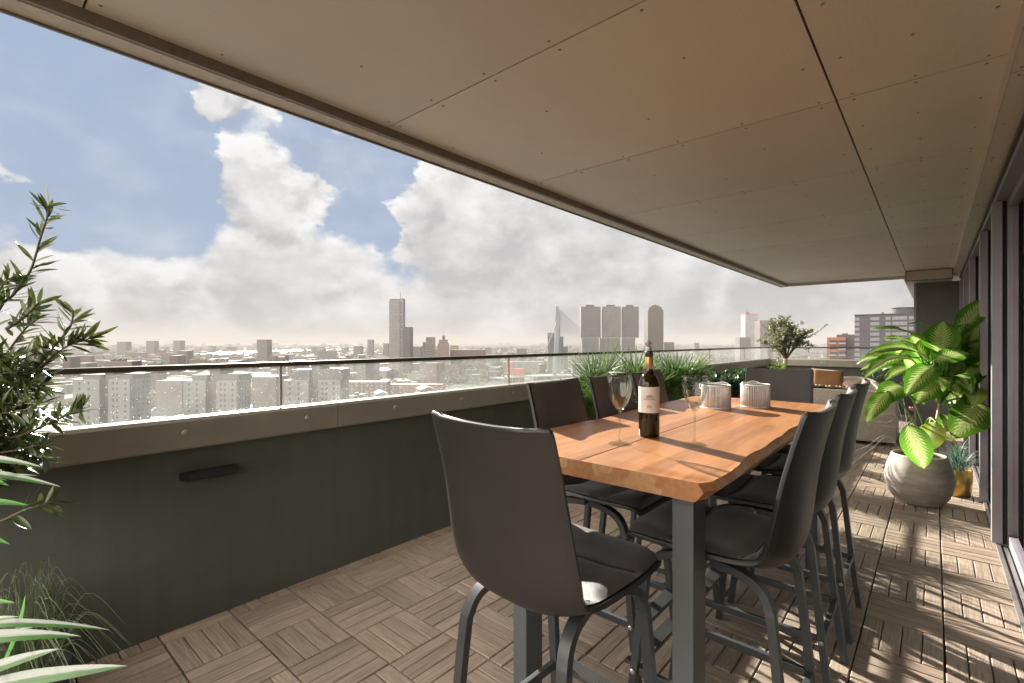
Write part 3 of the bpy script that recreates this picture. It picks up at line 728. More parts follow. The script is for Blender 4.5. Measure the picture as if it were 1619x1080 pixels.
# ------------------------------------------------------------------ plants
M_DUMB = leafmat('dumbcane_leaf', (.06, .18, .016), (.13, .30, .028), .5, .32, pattern='dumbcane', vscale=4)
M_DUMBY = leafmat('dumbcane_yellow', (.30, .42, .04), (.5, .55, .08), .42, .35, pattern='dumbcane', vscale=4)
M_STEMG = mat('green_stem', (.12, .24, .05), .45, var=.2)
def big_plant():
    base = Vector((-.10, 5.45, 0))
    t = thing('potted_plant', 'big potted plant with large variegated green leaves in a round grey clay pot', 'potted plant', base)
    mp, nt, out = nodes('clay_pot'); b = N(nt, 'BsdfPrincipled', Roughness=.8); tc = N(nt, 'TexCoord'); m = N(nt, 'Mapping'); m.inputs['Scale'].default_value = (2, 2, 7); L(nt, tc.outputs['Object'], m.inputs[0])
    n1 = N(nt, 'TexNoise', Scale=2, Detail=8, Roughness=.7); L(nt, m.outputs[0], n1.inputs['Vector'])
    L(nt, ramp(nt, n1.outputs[0], [(.3, (.24, .205, .165)), (.5, (.36, .325, .28)), (.68, (.46, .43, .39))]), b.inputs['Base Color'])
    bp = N(nt, 'Bump', Strength=.1, Distance=.003); L(nt, n1.outputs[0], bp.inputs['Height']); L(nt, bp.outputs[0], b.inputs['Normal']); L(nt, b.outputs[0], out.inputs[0])
    MB().lathe(cr([(.0005, .0), (.13, .002), (.165, .02), (.205, .08), (.232, .17), (.236, .23), (.222, .31), (.198, .38), (.188, .412), (.178, .415), (.176, .40), (.185, .36), (.0005, .355)], 4), 56).build('pot', mp, t, smooth=True)
    MB().lathe([(.0005, .372), (.18, .37)], 32).build('soil', M_SOIL, t)
    dc = 4.2
    def Q(cx, cy, dd=0): return P(1320 + cx / 2.348, 400 + cy / 2.348, dc + dd) - base
    root = Vector((0, 0, .37)); st = MB()
    tops = []
    for cx, cy, dx, dy in ((330, 640, -.05, 0), (360, 610, .03, .03), (310, 660, -.02, -.06), (390, 560, .06, -.03)):
        top = Q(cx, cy, 0); b0 = Vector((dx, dy, .37))
        st.tube(cr([b0, (b0 + top) / 2 + Vector((rnd.uniform(-.02, .02), 0, 0)), top], 4), [.016] * 4 + [.014] * 4 + [.012], 10); tops.append(top)
    st.build('cane', mat('cane', (.36, .3, .2), .7, var=.3, vscale=30), t, smooth=True)
    leaves = [ # base, tip, width px, dd base, dd tip, arch, normal, mat
        ((450, 300), (568, 168), 74, .0, .05, .08, 'c', 0), ((350, 345), (140, 284), 66, 0, -.1, .10, 'u', 0), ((385, 372), (402, 254), 108, -.1, -.05, .05, 'c', 0),
        ((340, 400), (118, 376), 68, -.05, -.15, .16, 'u', 0), ((285, 395), (108, 466), 64, -.1, -.2, .16, 'u', 0), ((255, 500), (150, 575), 84, -.12, -.2, .22, 'c', 0),
        ((200, 515), (118, 628), 62, -.2, -.28, .12, 'c', 0), ((368, 420), (262, 532), 84, -.2, -.3, .12, 'c', 0), ((368, 402), (498, 374), 62, -.2, -.25, .2, 'c', 0),
        ((552, 560), (436, 690), 118, -.1, -.22, .1, 'c', 0), ((272, 635), (332, 800), 88, -.22, -.26, .10, 'c', 0), ((375, 628), (338, 742), 72, -.2, -.22, .1, 'c', 1),
        ((372, 690), (462, 708), 60, -.15, -.15, .15, 'u', 1), ((500, 330), (580, 245), 62, .1, .12, .1, 'c', 0), ((478, 500), (572, 430), 84, .05, .0, .15, 'u', 0),
        ((430, 330), (270, 262), 66, .15, .1, .12, 'u', 0), ((455, 420), (540, 330), 92, .12, .1, .1, 'c', 0), ((300, 440), (255, 395), 60, -.02, -.05, .1, 'c', 0),
        ((420, 560), (540, 520), 90, .02, -.05, .2, 'u', 0), ((350, 470), (250, 425), 70, .05, .05, .1, 'u', 0), ((470, 440), (565, 470), 80, .1, .05, .2, 'u', 0),
        ((395, 470), (300, 560), 90, -.05, -.12, .1, 'c', 0), ((440, 610), (400, 665), 70, -.05, -.1, .1, 'c', 0), ((400, 340), (480, 270), 80, .2, .2, .1, 'c', 0),
        ((480, 620), (570, 640), 70, .1, .1, .2, 'u', 0), ((300, 360), (180, 318), 60, .1, .05, .12, 'u', 0), ((330, 560), (240, 520), 60, .1, .1, .1, 'u', 0), ((530, 560), (575, 520), 60, .1, .1, .1, 'u', 0)]
    for k in range(26):
        ang = rnd.uniform(-1.25, 1.35); rr_ = rnd.uniform(90, 185); bx, by = 385 + 70 * math.sin(ang) , 430 - 60 * math.cos(ang) + rnd.uniform(0, 110)
        leaves.append(((bx, by), (min(572, 385 + rr_ * math.sin(ang) * 1.15), 440 - rr_ * math.cos(ang) * .95 + rnd.uniform(0, 60)), rnd.uniform(58, 92), rnd.uniform(.02, .2), rnd.uniform(.0, .25), rnd.uniform(.06, .2), rnd.choice('uc'), 0))
    lb = MB(); pt = MB()
    tocam = (CAM - Vector((base.x, base.y, 1.2))).normalized()
    for (bx, by), (tx, ty), w, d0, d1, ar, nn, mi in leaves:
        B = Q(bx, by, d0); T = Q(tx, ty, d1)
        nr = Vector((0, 0, 1)) + tocam * (.75 if nn == 'u' else 2.0) + Vector((rnd.uniform(-.2, .2), rnd.uniform(-.2, .2), 0))
        lb.leaf(B, T, w / 2.348 * dc / F * 1.02, ar, nr, 14, 4, rnd.uniform(.05, .28), .004, shape=lambda v: (math.sin(math.pi * v ** .8) ** .72) if 0 < v < 1 else .02, m=mi)
        tp = min(tops, key=lambda q: (q - B).length) if rnd.random() < .8 else tops[3]
        mid = (tp + B) / 2 + Vector((0, 0, .05)) + tocam * .02
        pt.tube(cr([tp, mid, B, B + (T - B) * .05], 4), [.009 - .0005 * i for i in range(13)], 8)
    cc = Q(395, 470, .02)
    for k in range(52):
        az = k * 2.39996; el = -.35 + 1.65 * ((k * .618) % 1); d = Vector((math.cos(az) * math.cos(el), math.sin(az) * math.cos(el), math.sin(el)))
        pl = rnd.uniform(.12, .30); B = cc + Vector((d.x * pl, d.y * pl, d.z * pl * 1.15 + .02)); ll = rnd.uniform(.25, .37)
        out_ = Vector((d.x, d.y, d.z * .55 - rnd.uniform(.1, .5))).normalized(); T = B + out_ * ll
        if T.x + base.x > .25: T.x = .25 - base.x + rnd.uniform(-.05, 0)
        if B.x + base.x > .24: B.x = .24 - base.x
        if (T - B).length < .16: continue
        lb.leaf(B, T, ll * rnd.uniform(.36, .46), rnd.uniform(.08, .22), Vector((0, 0, 1)) + d * .4 + tocam * .5, 12, 4, rnd.uniform(.05, .3), .006, shape=lambda v: (math.sin(math.pi * v ** .8) ** .8) if 0 < v < 1 else .02, m=1 if k % 17 == 5 else 0, tw=rnd.uniform(-.4, .4))
        pt.tube(cr([cc + Vector((rnd.uniform(-.03, .03), 0, -.12)), (cc + B) / 2 + Vector((0, 0, .03)), B, B + (T - B) * .05], 3), [.008 - .0004 * i for i in range(10)], 6)
    lb.build('foliage', [M_DUMB, M_DUMBY], t, smooth=True)
    pt.build('leaf_stalks', M_STEMG, t, smooth=True)
    fl = MB()
    for k in range(26): fl.ball(Q(285, 578, -.15) + Vector((rnd.uniform(-.018, .018), rnd.uniform(-.018, .018), rnd.uniform(-.015, .015))), .006, (1, 1, 1), 6)
    fl.build('blossom', mat('pink_blossom', (.55, .25, .3), .7), t, smooth=True)
big_plant()
M_BLUEG = leafmat('blue_grass', (.09, .17, .13), (.16, .26, .2), .25, .5)
def gold_pot():
    base = Vector((.16, 5.93, 0))
    t = thing('grass_pot', 'small gold pot of blue green grass behind the big clay pot', 'potted plant', base)
    MB().lathe([(.0005, 0), (.075, 0), (.088, .01), (.098, .08), (.101, .24), (.097, .24), (.094, .22), (.0005, .215)], 40).build('pot', mat('gold_metal', (.5, .33, .09), .35, .7, var=.1), t, smooth=True)
    g = MB()
    for k in range(170):
        a = rnd.uniform(0, 6.28); r0 = rnd.uniform(0, .07); ln = rnd.uniform(.15, .34); sp = rnd.uniform(.1, .9)
        B = Vector((r0 * math.cos(a), r0 * math.sin(a), .215)); T = B + Vector((math.cos(a) * ln * sp * .8, math.sin(a) * ln * sp * .8, ln * (1.1 - sp)))
        if T.x > .2: T.x = .2
        g.leaf(B, T, .009, .18, (0, 0, 1), 6, 1, .4, m=0)
    g.build('grass_blades', M_BLUEG, t, smooth=True)
gold_pot()
# long pale grass wands leaning out from beside the pot toward the sofa
M_WAND = leafmat('pale_grass', (.36, .37, .33), (.5, .5, .46), .1, .5)
def wands():
    base = P(1440, 730, 4.9); base.z = 0
    t = thing('wispy_grass', 'thin pale arching grass stems between the clay pot and the sofa', 'plant', base)
    MB().lathe([(.0005, 0), (.06, 0), (.07, .01), (.075, .15), (.07, .15), (.0005, .13)], 24).build('pot', mat('dark_pot', (.05, .05, .05), .6), t, smooth=True)
    g = MB()
    for tx, ty, hx, hy in ((1372, 660, 1400, 655), (1368, 655, 1410, 640), (1352, 662, 1400, 668), (1325, 722, 1370, 706), (1345, 735, 1380, 708), (1400, 600, 1420, 610), (1395, 672, 1420, 676), (1410, 628, 1425, 632)):
        T = P(tx, ty, 4.75) - base; Mid = P(hx, hy, 4.85) - base
        g.tube(cr([Vector((0, 0, .12)), Mid * .55 + Vector((0, 0, .25)), Mid, T], 6), .0016, 5)
    g.build('stems', M_WAND, t, smooth=True)
wands()
# palms
M_PALM = leafmat('palm_leaf', (.035, .075, .016), (.085, .145, .035), .28, .38, vscale=5)
M_POTD = mat('dark_planter', (.06, .06, .055), .7, var=.2)
def palm(base, lab, top, n, rad, seed):
    rr = random.Random(seed)
    t = thing('fan_palm', lab, 'palm', base, 0, 'fan palms along the parapet')
    MB().lathe(cr([(.0005, 0), (.13, .002), (.15, .03), (.19, .38), (.195, .42), (.18, .42), (.175, .40), (.0005, .38)], 2), 32).build('pot', M_POTD, t, smooth=True)
    MB().tube([(0, 0, .36), (.01, 0, .5), (0, .01, .62)], [.06, .055, .03], 10).build('trunk', M_BARK, t, smooth=True)
    lf = MB(); ps = MB()
    for k in range(n):
        a = k * 2.4 + rr.uniform(-.3, .3); el = rr.uniform(.15, 1.25); ln = rr.uniform(.18, .32) * (.8 + .4 * math.sin(el))
        d = Vector((math.cos(a) * math.cos(el), math.sin(a) * math.cos(el), math.sin(el)))
        if d.x < -.55: d.x *= .45
        B = Vector((0, 0, .6)); hub = B + d * ln + Vector((0, 0, (top - .98) * math.sin(el) * .6)); hub.x = max(hub.x, -.25)
        ps.tube(cr([B, (B + hub) / 2 + Vector((0, 0, .03)), hub], 3), .005, 6)
        nrm = Vector((0, 0, 1)) - d * d.z
        if nrm.length < .1: nrm = Vector((1, 0, 0))
        nrm.normalize(); sd = d.cross(nrm).normalized()
        ns = rr.randint(13, 18); L0 = rad * rr.uniform(.85, 1.35)
        for i in range(ns):
            an = (i / (ns - 1) - .5) * R(215)
            dr = d * math.cos(an) + sd * math.sin(an) + nrm * rr.uniform(.05, .22)
            l1 = L0 * (.72 + .28 * math.cos(an * .8)) * rr.uniform(.9, 1.05)
            T = hub + dr.normalized() * l1 - Vector((0, 0, .06 * rr.random()))
            if T.x + base[0] < -2.68: T.x = -2.68 - base[0]
            lf.leaf(hub, T, .02, rr.uniform(-.02, .06), nrm, 5, 1, .55, shape=lambda v: min(1, .25 + v * 3) * (1 - v) ** .55 if v < 1 else 0.02)
    lf.build('fronds', M_PALM, t, smooth=False); ps.build('leaf_stalks', M_STEMG, t, smooth=True)
palm((-2.42, 4.05, 0), 'fan palm with spiky leaves against the parapet, behind the middle chair on the railing side', 1.30, 40, .34, 3)
palm((-2.40, 4.75, 0), 'fan palm partly hidden behind the wine bottle, between the other two', 1.22, 28, .30, 8)
palm((-2.40, 5.95, 0), 'fan palm right of the wine bottle, farthest from the camera', 1.16, 38, .36, 5)
# leafy shrubs
def leafy(name, lab, cat, base, pot, stems, nl, ln, w, m, spread, zr, seed, group=None, up=.4, droop=0, potmat=None):
    rr = random.Random(seed); t = thing(name, lab, cat, base, 0, group)
    pr, ph = pot
    MB().lathe(cr([(.0005, 0), (pr * .75, .002), (pr * .85, .03), (pr, ph * .9), (pr, ph), (pr * .92, ph), (pr * .9, ph * .93), (.0005, ph * .92)], 2), 32).build('pot', potmat or M_POTD, t, smooth=True)
    tw = MB(); lf = MB()
    for k in range(stems):
        a = rr.uniform(0, 6.28); r = spread * math.sqrt(rr.random()); z = rr.uniform(*zr)
        e = Vector((r * math.cos(a), r * math.sin(a), z)); b = Vector((e.x * .15, e.y * .15, ph * .9))
        mid = b * .45 + e * .55 + Vector((-e.x * .25, -e.y * .25, .05)); path = cr([b, mid, e], 6)
        tw.tube(path, [.005 - .0003 * i for i in range(len(path))], 5)
        for j in range(nl):
            f = 1 - .75 * rr.random() ** 1.4; i = min(int(f * (len(path) - 1)), len(path) - 2); p = Vector(path[i]).lerp(Vector(path[i + 1]), rr.random())
            ax = (Vector(path[i + 1]) - Vector(path[i])).normalized(); an = rr.uniform(0, 6.28)
            o = ax.orthogonal().normalized(); o = Matrix.Rotation(an, 3, ax) @ o
            dr = (ax * up + o + Vector((0, 0, rr.uniform(-.2, .4) - droop))).normalized(); l = ln * rr.uniform(.6, 1.15)
            lf.leaf(p, p + dr * l, w * rr.uniform(.8, 1.1), rr.uniform(-.05, .1), (rr.uniform(-.5, .5), rr.uniform(-.5, .5), 1), 4, 1, .2)
    tw.build('stems', M_TWIG, t, smooth=True); lf.build('foliage', m, t)
    return t
M_DKL = leafmat('dark_leaf', (.02, .05, .02), (.06, .11, .04), .25, .35, vscale=6)
M_GRL = leafmat('green_leaf', (.05, .11, .02), (.12, .2, .04), .3, .4, vscale=6)
SH = 'leafy shrubs in pots along the parapet'
leafy('leafy_shrub', 'dark leafy shrub behind the left cord lantern', 'shrub', (-2.40, 6.9, 0), (.17, .4), 26, 22, .11, .035, M_DKL, .30, (.62, .92), 1, SH)
leafy('leafy_shrub', 'dark leafy shrub between the two cord lanterns', 'shrub', (-2.36, 7.75, 0), (.17, .4), 26, 22, .12, .04, M_DKL, .32, (.62, .95), 2, SH)
leafy('leafy_shrub', 'leafy shrub with lighter leaves above the right cord lantern', 'shrub', (-2.34, 8.7, 0), (.17, .4), 24, 22, .12, .04, M_GRL, .32, (.62, .93), 3, SH)
leafy('leafy_shrub', 'small bright green shrub at the foot of the olive tree', 'shrub', (-2.05, 9.45, 0), (.14, .45), 16, 20, .08, .02, leafmat('fresh_leaf', (.12, .22, .03), (.2, .34, .05), .3), .2, (.75, 1.0), 4, SH)
leafy('leafy_shrub', 'dark small leaved shrub behind the sofa, right of the cushions', 'shrub', (-.75, 11.1, 0), (.2, .45), 44, 30, .05, .02, M_DKL, .36, (.6, .93), 6, SH)
# olive tree
def olive():
    base = Vector((-2.05, 9.75, 0)); rr = random.Random(12)
    t = thing('olive_tree', 'potted olive tree with airy round crown in the far corner', 'tree', base)
    MB().lathe(cr([(.0005, 0), (.17, .002), (.2, .03), (.25, .45), (.25, .5), (.23, .5), (.22, .48), (.0005, .47)], 2), 32).build('pot', M_POTD, t, smooth=True)
    tr = MB(); tr.tube(cr([(0, 0, .46), (-.03, 0, .7), (.03, 0, .92), (.05, .0, 1.08)], 4), [.055, .05, .048, .046, .044, .042, .04, .038, .037, .036, .034, .032, .03], 12)
    br = MB(); lf = MB(); ends = []
    ctr = Vector((.06, 0, 1.45)); org = Vector((.05, 0, 1.06))
    for k in range(16):
        a = rr.uniform(0, 6.28); el = rr.uniform(.1, 1.4); d = Vector((math.cos(a) * math.cos(el), math.sin(a) * math.cos(el), math.sin(el)))
        e = org + Vector((d.x * .42, d.y * .42, d.z * .62 + .05)); mid = (org + e) / 2 + Vector((rr.uniform(-.06, .06), rr.uniform(-.06, .06), .05))
        pa = cr([org, mid, e], 5); br.tube(pa, [.016 - .0011 * i for i in range(len(pa))], 6)
        for q in range(9):
            f = rr.uniform(.35, 1); i = min(int(f * (len(pa) - 1)), len(pa) - 2); s = Vector(pa[i])
            dd = (d + Vector((rr.gauss(0, .7), rr.gauss(0, .7), rr.gauss(.15, .5)))).normalized(); l = rr.uniform(.12, .26)
            tip = s + dd * l; mid = (s + tip) / 2 + Vector((0, 0, .02)); p2 = cr([s, mid, tip], 4); br.tube(p2, .0028, 4)
            for j in range(26):
                p = Vector(p2[rr.randint(1, len(p2) - 1)]) + Vector((rr.gauss(0, .008),) * 3)
                o = Vector((rr.gauss(0, 1), rr.gauss(0, 1), rr.gauss(.2, .8))).normalized(); o = (o + dd * .6).normalized()
                lf.leaf(p, p + o * rr.uniform(.04, .07), .018, .03, (rr.gauss(0, 1), rr.gauss(0, 1), 1), 3, 1, .15)
    # a stray shoot to the right
    pa = cr([org + Vector((.2, .15, .35)), org + Vector((.38, .3, .45)), org + Vector((.55, .42, .62))], 6); br.tube(pa, .004, 5)
    for j in range(70):
        p = Vector(pa[rr.randint(3, len(pa) - 1)]); o = Vector((rr.gauss(.3, 1), rr.gauss(0, 1), rr.gauss(.4, .8))).normalized()
        lf.leaf(p, p + o * rr.uniform(.03, .06), .012, .03, (rr.gauss(0, 1), rr.gauss(0, 1), 1), 3, 1, .15)
    tr.build('trunk', mat('olive_bark', (.36, .28, .19), .85, var=.35, vscale=30, bump=.6), t, smooth=True); br.build('branches', M_TWIG, t, smooth=True)
    lf.build('crown', leafmat('olive_leaf', (.10, .115, .05), (.22, .23, .13), .25, .5, vscale=8), t)
olive()
# ------------------------------------------------------------------ foreground left plants
M_WIL = leafmat('willow_leaf', (.026, .040, .012), (.075, .098, .028), .22, .28, vscale=7)
def willow():
    rr = random.Random(5); base = P(-75, 900, 1.62); base.z = 0
    t = thing('narrow_leaved_shrub', 'tall shrub with narrow dark shiny leaves reaching in at the left edge', 'shrub', base)
    MB().lathe([(.0005, 0), (.14, 0), (.16, .02), (.19, .42), (.175, .42), (.0005, .38)], 32).build('pot', M_POTD, t, smooth=True)
    tw = MB(); lf = MB()
    def branch(pts, d, n, r0=.004, start=.0, ll=1.0):
        pa = [P(x, y, d + dd) - base for (x, y), dd in zip(pts, [rr.uniform(-.03, .03) for _ in pts])]; pa = cr(pa, 6); m = len(pa)
        tw.tube(pa, [r0 * (1 - .75 * i / m) + .0006 for i in range(m)], 6)
        for j in range(n):
            f = start + (1 - start) * (j + rr.random()) / n; x = f * (m - 1); i = min(int(x), m - 2); p = Vector(pa[i]).lerp(Vector(pa[i + 1]), x - i)
            ax = (Vector(pa[i + 1]) - Vector(pa[i])).normalized(); o = Matrix.Rotation(rr.uniform(0, 6.28), 3, ax) @ ax.orthogonal().normalized()
            dr = (ax * rr.uniform(.35, 1.1) + o * .8 + Vector((0, 0, .1))).normalized(); l = rr.uniform(.05, .085) * ll
            lf.leaf(p, p + dr * l, rr.uniform(.010, .015), rr.uniform(-.08, .12), (rr.gauss(0, .6), rr.gauss(0, .6), 1), 6, 1, .25, shape=lambda v: math.sin(math.pi * (v * .97 + .02)) ** .8)
    B0 = (-75, 780)
    for pts, n, d in (([B0, (-30, 560), (0, 487), (22, 465), (48, 428), (63, 380), (76, 339), (78, 324)], 56, 1.6),
                      ([B0, (-20, 640), (33, 613), (74, 572), (98, 552), (124, 541), (146, 534)], 70, 1.55),
                      ([(40, 600), (74, 561), (105, 525), (114, 508), (116, 490)], 24, 1.58),
                      ([B0, (-20, 700), (30, 690), (76, 670), (102, 658), (130, 648)], 44, 1.5),
                      ([B0, (-40, 830), (0, 824), (40, 806), (70, 797), (90, 790)], 22, 1.45),
                      ([B0, (-20, 740), (30, 728), (72, 722)], 30, 1.48), ([B0, (-40, 560), (-10, 480), (5, 450), (14, 440)], 30, 1.6),
                      ([(10, 520), (40, 500), (62, 478)], 16, 1.6), ([B0, (-30, 620), (10, 560), (40, 520), (60, 505)], 40, 1.64)):
        branch(pts, d, int(n * 1.35), .005)
    for k in range(96):
        x = rr.uniform(-70, 74) - rr.random() * 20; y = rr.uniform(545, 745)
        if x > 95 - abs(y - 640) * .3: x -= 40
        d = rr.uniform(1.38, 1.75); sx = x - rr.uniform(40, 90)
        branch([(-75, 700 + rr.uniform(-60, 60)), ((sx - 20), y + rr.uniform(0, 60)), (x, y)], d, 38, .003, .25, rr.uniform(.8, 1.15))
    tw.build('stems', M_TWIG, t, smooth=True); lf.build('foliage', M_WIL, t, smooth=True)
willow()
M_STR = leafmat('striped_leaf', (.05, .15, .035), (.10, .23, .06), .2, .35, pattern='stripe', vscale=3)
M_GRN = leafmat('plain_green_leaf', (.05, .16, .04), (.10, .25, .06), .3, .4, vscale=3)
def blades():
    base = P(-130, 900, 1.05); base.z = 0
    t = thing('striped_leaf_plant', 'plant with broad white and green striped blade leaves at the lower left corner', 'plant', base)
    MB().lathe([(.0005, 0), (.12, 0), (.14, .02), (.16, .3), (.145, .3), (.0005, .27)], 32).build('pot', M_POTD, t, smooth=True)
    MB().tube([(0, 0, .25), (.01, 0, .6), (0, 0, .95)], [.02, .018, .014], 10).build('stem', M_BARK, t, smooth=True)
    lf = MB()
    L_ = [((-130, 735), (68, 739), 22, .95, .92, .10, 0), ((-130, 752), (97, 770), 20, .97, .98, .10, 0), ((-100, 800), (46, 799), 20, .95, .95, .08, 1), ((-110, 830), (16, 861), 20, .93, .92, .16, 1),
          ((-120, 730), (14, 768), 26, .99, .99, .05, 1), ((-130, 1010), (174, 996), 20, .95, .97, .14, 0), ((-120, 1040), (128, 1006), 30, .9, .9, .14, 0), ((-100, 1100), (93, 1026), 30, .88, .85, .05, 0),
          ((-110, 1110), (201, 1053), 34, .86, .84, .05, 0), ((0, 1060), (40, 940), 16, .95, .95, -.05, 1), ((-110, 950), (24, 953), 18, .95, .95, .05, 1), ((-110, 1060), (60, 990), 20, 1.0, 1.0, .1, 0),
          ((-110, 1160), (120, 1085), 34, .82, .8, .05, 0), ((-100, 780), (60, 752), 14, 1.02, 1.02, .1, 0), ((-90, 1010), (30, 975), 18, .9, .88, .1, 0)]
    for b0, t0, w, d0, d1, ar, mi in L_:
        lf.leaf(P(*b0, d0) - base, P(*t0, d1) - base, w * .74 / F, ar, Vector((0, 0, 1)) - FW * .8, 16, 2, .18, shape=lambda v: (min(1, .45 + v) * (1 - v ** 3)) ** .8 if v < 1 else .01, m=mi)
    lf.build('foliage', [M_STR, M_GRN], t, smooth=True)
blades()
def tuft():
    base = P(45, 1150, 1.5); base.z = 0
    rr = random.Random(3)
    t = thing('grass_tuft', 'fine arching green grass tuft at the foot of the dark wall', 'grass plant', base)
    hgt = P(45, 1060, 1.5).z
    MB().lathe([(.0005, 0), (.07, 0), (.08, .02), (.1, hgt), (.09, hgt), (.0005, hgt - .02)], 24).build('pot', M_POTD, t, smooth=True)
    g = MB()
    for k in range(260):
        a = rr.uniform(0, 6.28); r0 = rr.uniform(0, .06); B = Vector((r0 * math.cos(a), r0 * math.sin(a), hgt - .03)); l = rr.uniform(.14, .38); sp = rr.uniform(.05, 1.0)
        dr = RT * math.cos(a) * sp + FW * math.sin(a) * sp * .5
        mid = B + dr * l * .45 + Vector((0, 0, l * (1.0 - .45 * sp))); T = B + dr * l * 1.0 + Vector((0, 0, l * (1.05 - sp * 1.0)))
        pa = cr([B, mid, T], 5); g.tube(pa, [.0012 - .00009 * i for i in range(len(pa))], 3, cap=False)
    g.build('grass_blades', leafmat('grass_blade', (.13, .19, .09), (.3, .36, .22), .2, .5, vscale=9), t)
tuft()
# ------------------------------------------------------------------ sofa group
def wicker():
    m, nt, out = nodes('wicker'); b = N(nt, 'BsdfPrincipled', Roughness=.6); tc = N(nt, 'TexCoord')
    w1 = N(nt, 'TexWave', Scale=28, wave_type='BANDS', bands_direction='X', Distortion=.4); L(nt, tc.outputs['Object'], w1.inputs['Vector'])
    w2 = N(nt, 'TexWave', Scale=45, wave_type='BANDS', bands_direction='Z', Distortion=.6); L(nt, tc.outputs['Object'], w2.inputs['Vector'])
    n1 = N(nt, 'TexNoise', Scale=30, Detail=4); L(nt, tc.outputs['Object'], n1.inputs['Vector'])
    mu = N(nt, 'Math', operation='MULTIPLY'); L(nt, w1.outputs['Fac'], mu.inputs[0]); L(nt, w2.outputs['Fac'], mu.inputs[1])
    ad = N(nt, 'Math', operation='MULTIPLY_ADD'); L(nt, n1.outputs[0], ad.inputs[0]); ad.inputs[1].default_value = .5; L(nt, mu.outputs[0], ad.inputs[2])
    L(nt, ramp(nt, ad.outputs[0], [(.2, (.26, .225, .17)), (.6, (.46, .41, .33)), (1, (.6, .55, .45))]), b.inputs['Base Color'])
    bp = N(nt, 'Bump', Strength=.6, Distance=.006); L(nt, ad.outputs[0], bp.inputs['Height']); L(nt, bp.outputs[0], b.inputs['Normal']); L(nt, b.outputs[0], out.inputs[0]); return m
M_WICK = wicker()
def sofa():
    t = thing('wicker_sofa', 'beige woven wicker sofa seen from its back behind the table', 'sofa', (-1.0, 8.0, 0))
    X0, X1 = -.95, .62
    bk = MB(); n = 24; rows = []
    # bowed back panel with thickness
    def yb(x): u = (x - (X0 + X1) / 2) / ((X1 - X0) / 2); return .10 * abs(u) ** 3
    for x in [X0 + (X1 - X0) * i / n for i in range(n + 1)]:
        y = yb(x); z = .72 - .0 * x
        rows.append([Vector((x, y, .05)), Vector((x, y - .015, .4)), Vector((x, y, z - .02)), Vector((x, y + .015, z)), Vector((x, y + .06, z)), Vector((x, y + .075, z - .02)), Vector((x, y + .09, .3)), Vector((x, y + .09, .05))])
    bk.grid(rows, closed=True); bk.add(rows[0], [tuple(range(7, -1, -1))]); bk.add(rows[-1], [tuple(range(8))])
    bk.build('backrest', M_WICK, t, auto=R(50))
    MB().box(X0 + .02, X1 - .02, .20, .85, .05, .34).build('seat_base', M_WICK, t, bevel=.02)
    for x in (X0, X1 - .1): MB().box(x, x + .1, .2, .86, .05, .60).build('armrest', M_WICK, t, bevel=.03, bseg=3)
    MB().box(X0 + .11, X1 - .11, .2, .84, .345, .46).build('seat_cushion', mat('cream_cushion', (.5, .45, .37), .9, bump=.2), t, bevel=.04, bseg=4)
    for x in (X0 + .05, X1 - .1):
        for y in (.12, .78): MB().box(x, x + .05, y, y + .05, 0, .05).build('foot', M_POTD, t)
sofa()
def pillow(name, c, w, h, th, rot, m, lab, cat='cushion', group=None):
    b = MB(); n = 12
    for sgn in (1, -1):
        rows = []
        for i in range(n + 1):
            row = []
            for k in range(n + 1):
                u = i / n * 2 - 1; v = k / n * 2 - 1
                e = max(0, (1 - u ** 4) * (1 - v ** 4)) ** .5
                pinch = 1 - .06 * (1 - abs(u * v)) * (abs(u) ** 4 + abs(v) ** 4) / 1
                row.append(Vector((u * w / 2 * (1 - .05 * (1 - v * v)), sgn * th / 2 * e, v * h / 2 * (1 - .07 * (1 - u * u)))))
            rows.append(row if sgn > 0 else list(reversed(row)))
        b.grid(rows)
    o = b.build(name, m, smooth=True); o.location = c; o.rotation_euler = rot
    return tag(o, lab, cat, group)
pillow('brown_cushion', P(1308, 600, 7.6), .44, .33, .16, (R(-12), R(3), R(12)), mat('caramel_velvet', (.21, .10, .035), .85, var=.2, sheen=.4), 'caramel brown square cushion standing on the sofa')
# rounded cream armchair beyond the sofa
ac = thing('round_armchair', 'pale round backed armchair beyond the sofa, half hidden by cushions', 'armchair', (-.98, 9.2, 0))
b = MB(); rows = []
for i in range(25):
    a = R(180 * i / 24); cx, cy = -.40 * math.cos(a), .34 * math.sin(a) + .05; zt = .62 + .20 * math.sin(a) ** .8
    o_ = Vector((-math.cos(a), math.sin(a), 0)) * .04
    rows.append([Vector((cx, cy, .12)) + o_, Vector((cx, cy, zt - .02)) + o_, Vector((cx, cy, zt)), Vector((cx, cy, zt - .02)) - o_, Vector((cx, cy, .12)) - o_])
b.grid(rows, closed=True); b.build('backrest', M_WICK, ac, smooth=True)
MB().box(-.36, .36, -.30, .30, .12, .42).build('seat', M_WICK, ac, bevel=.05, bseg=3)
for x in (-.3, .3):
    for y in (-.22, .25): MB().tube([(x, y, 0), (x, y, .125)], .02, 8).build('leg', M_POTD, ac)
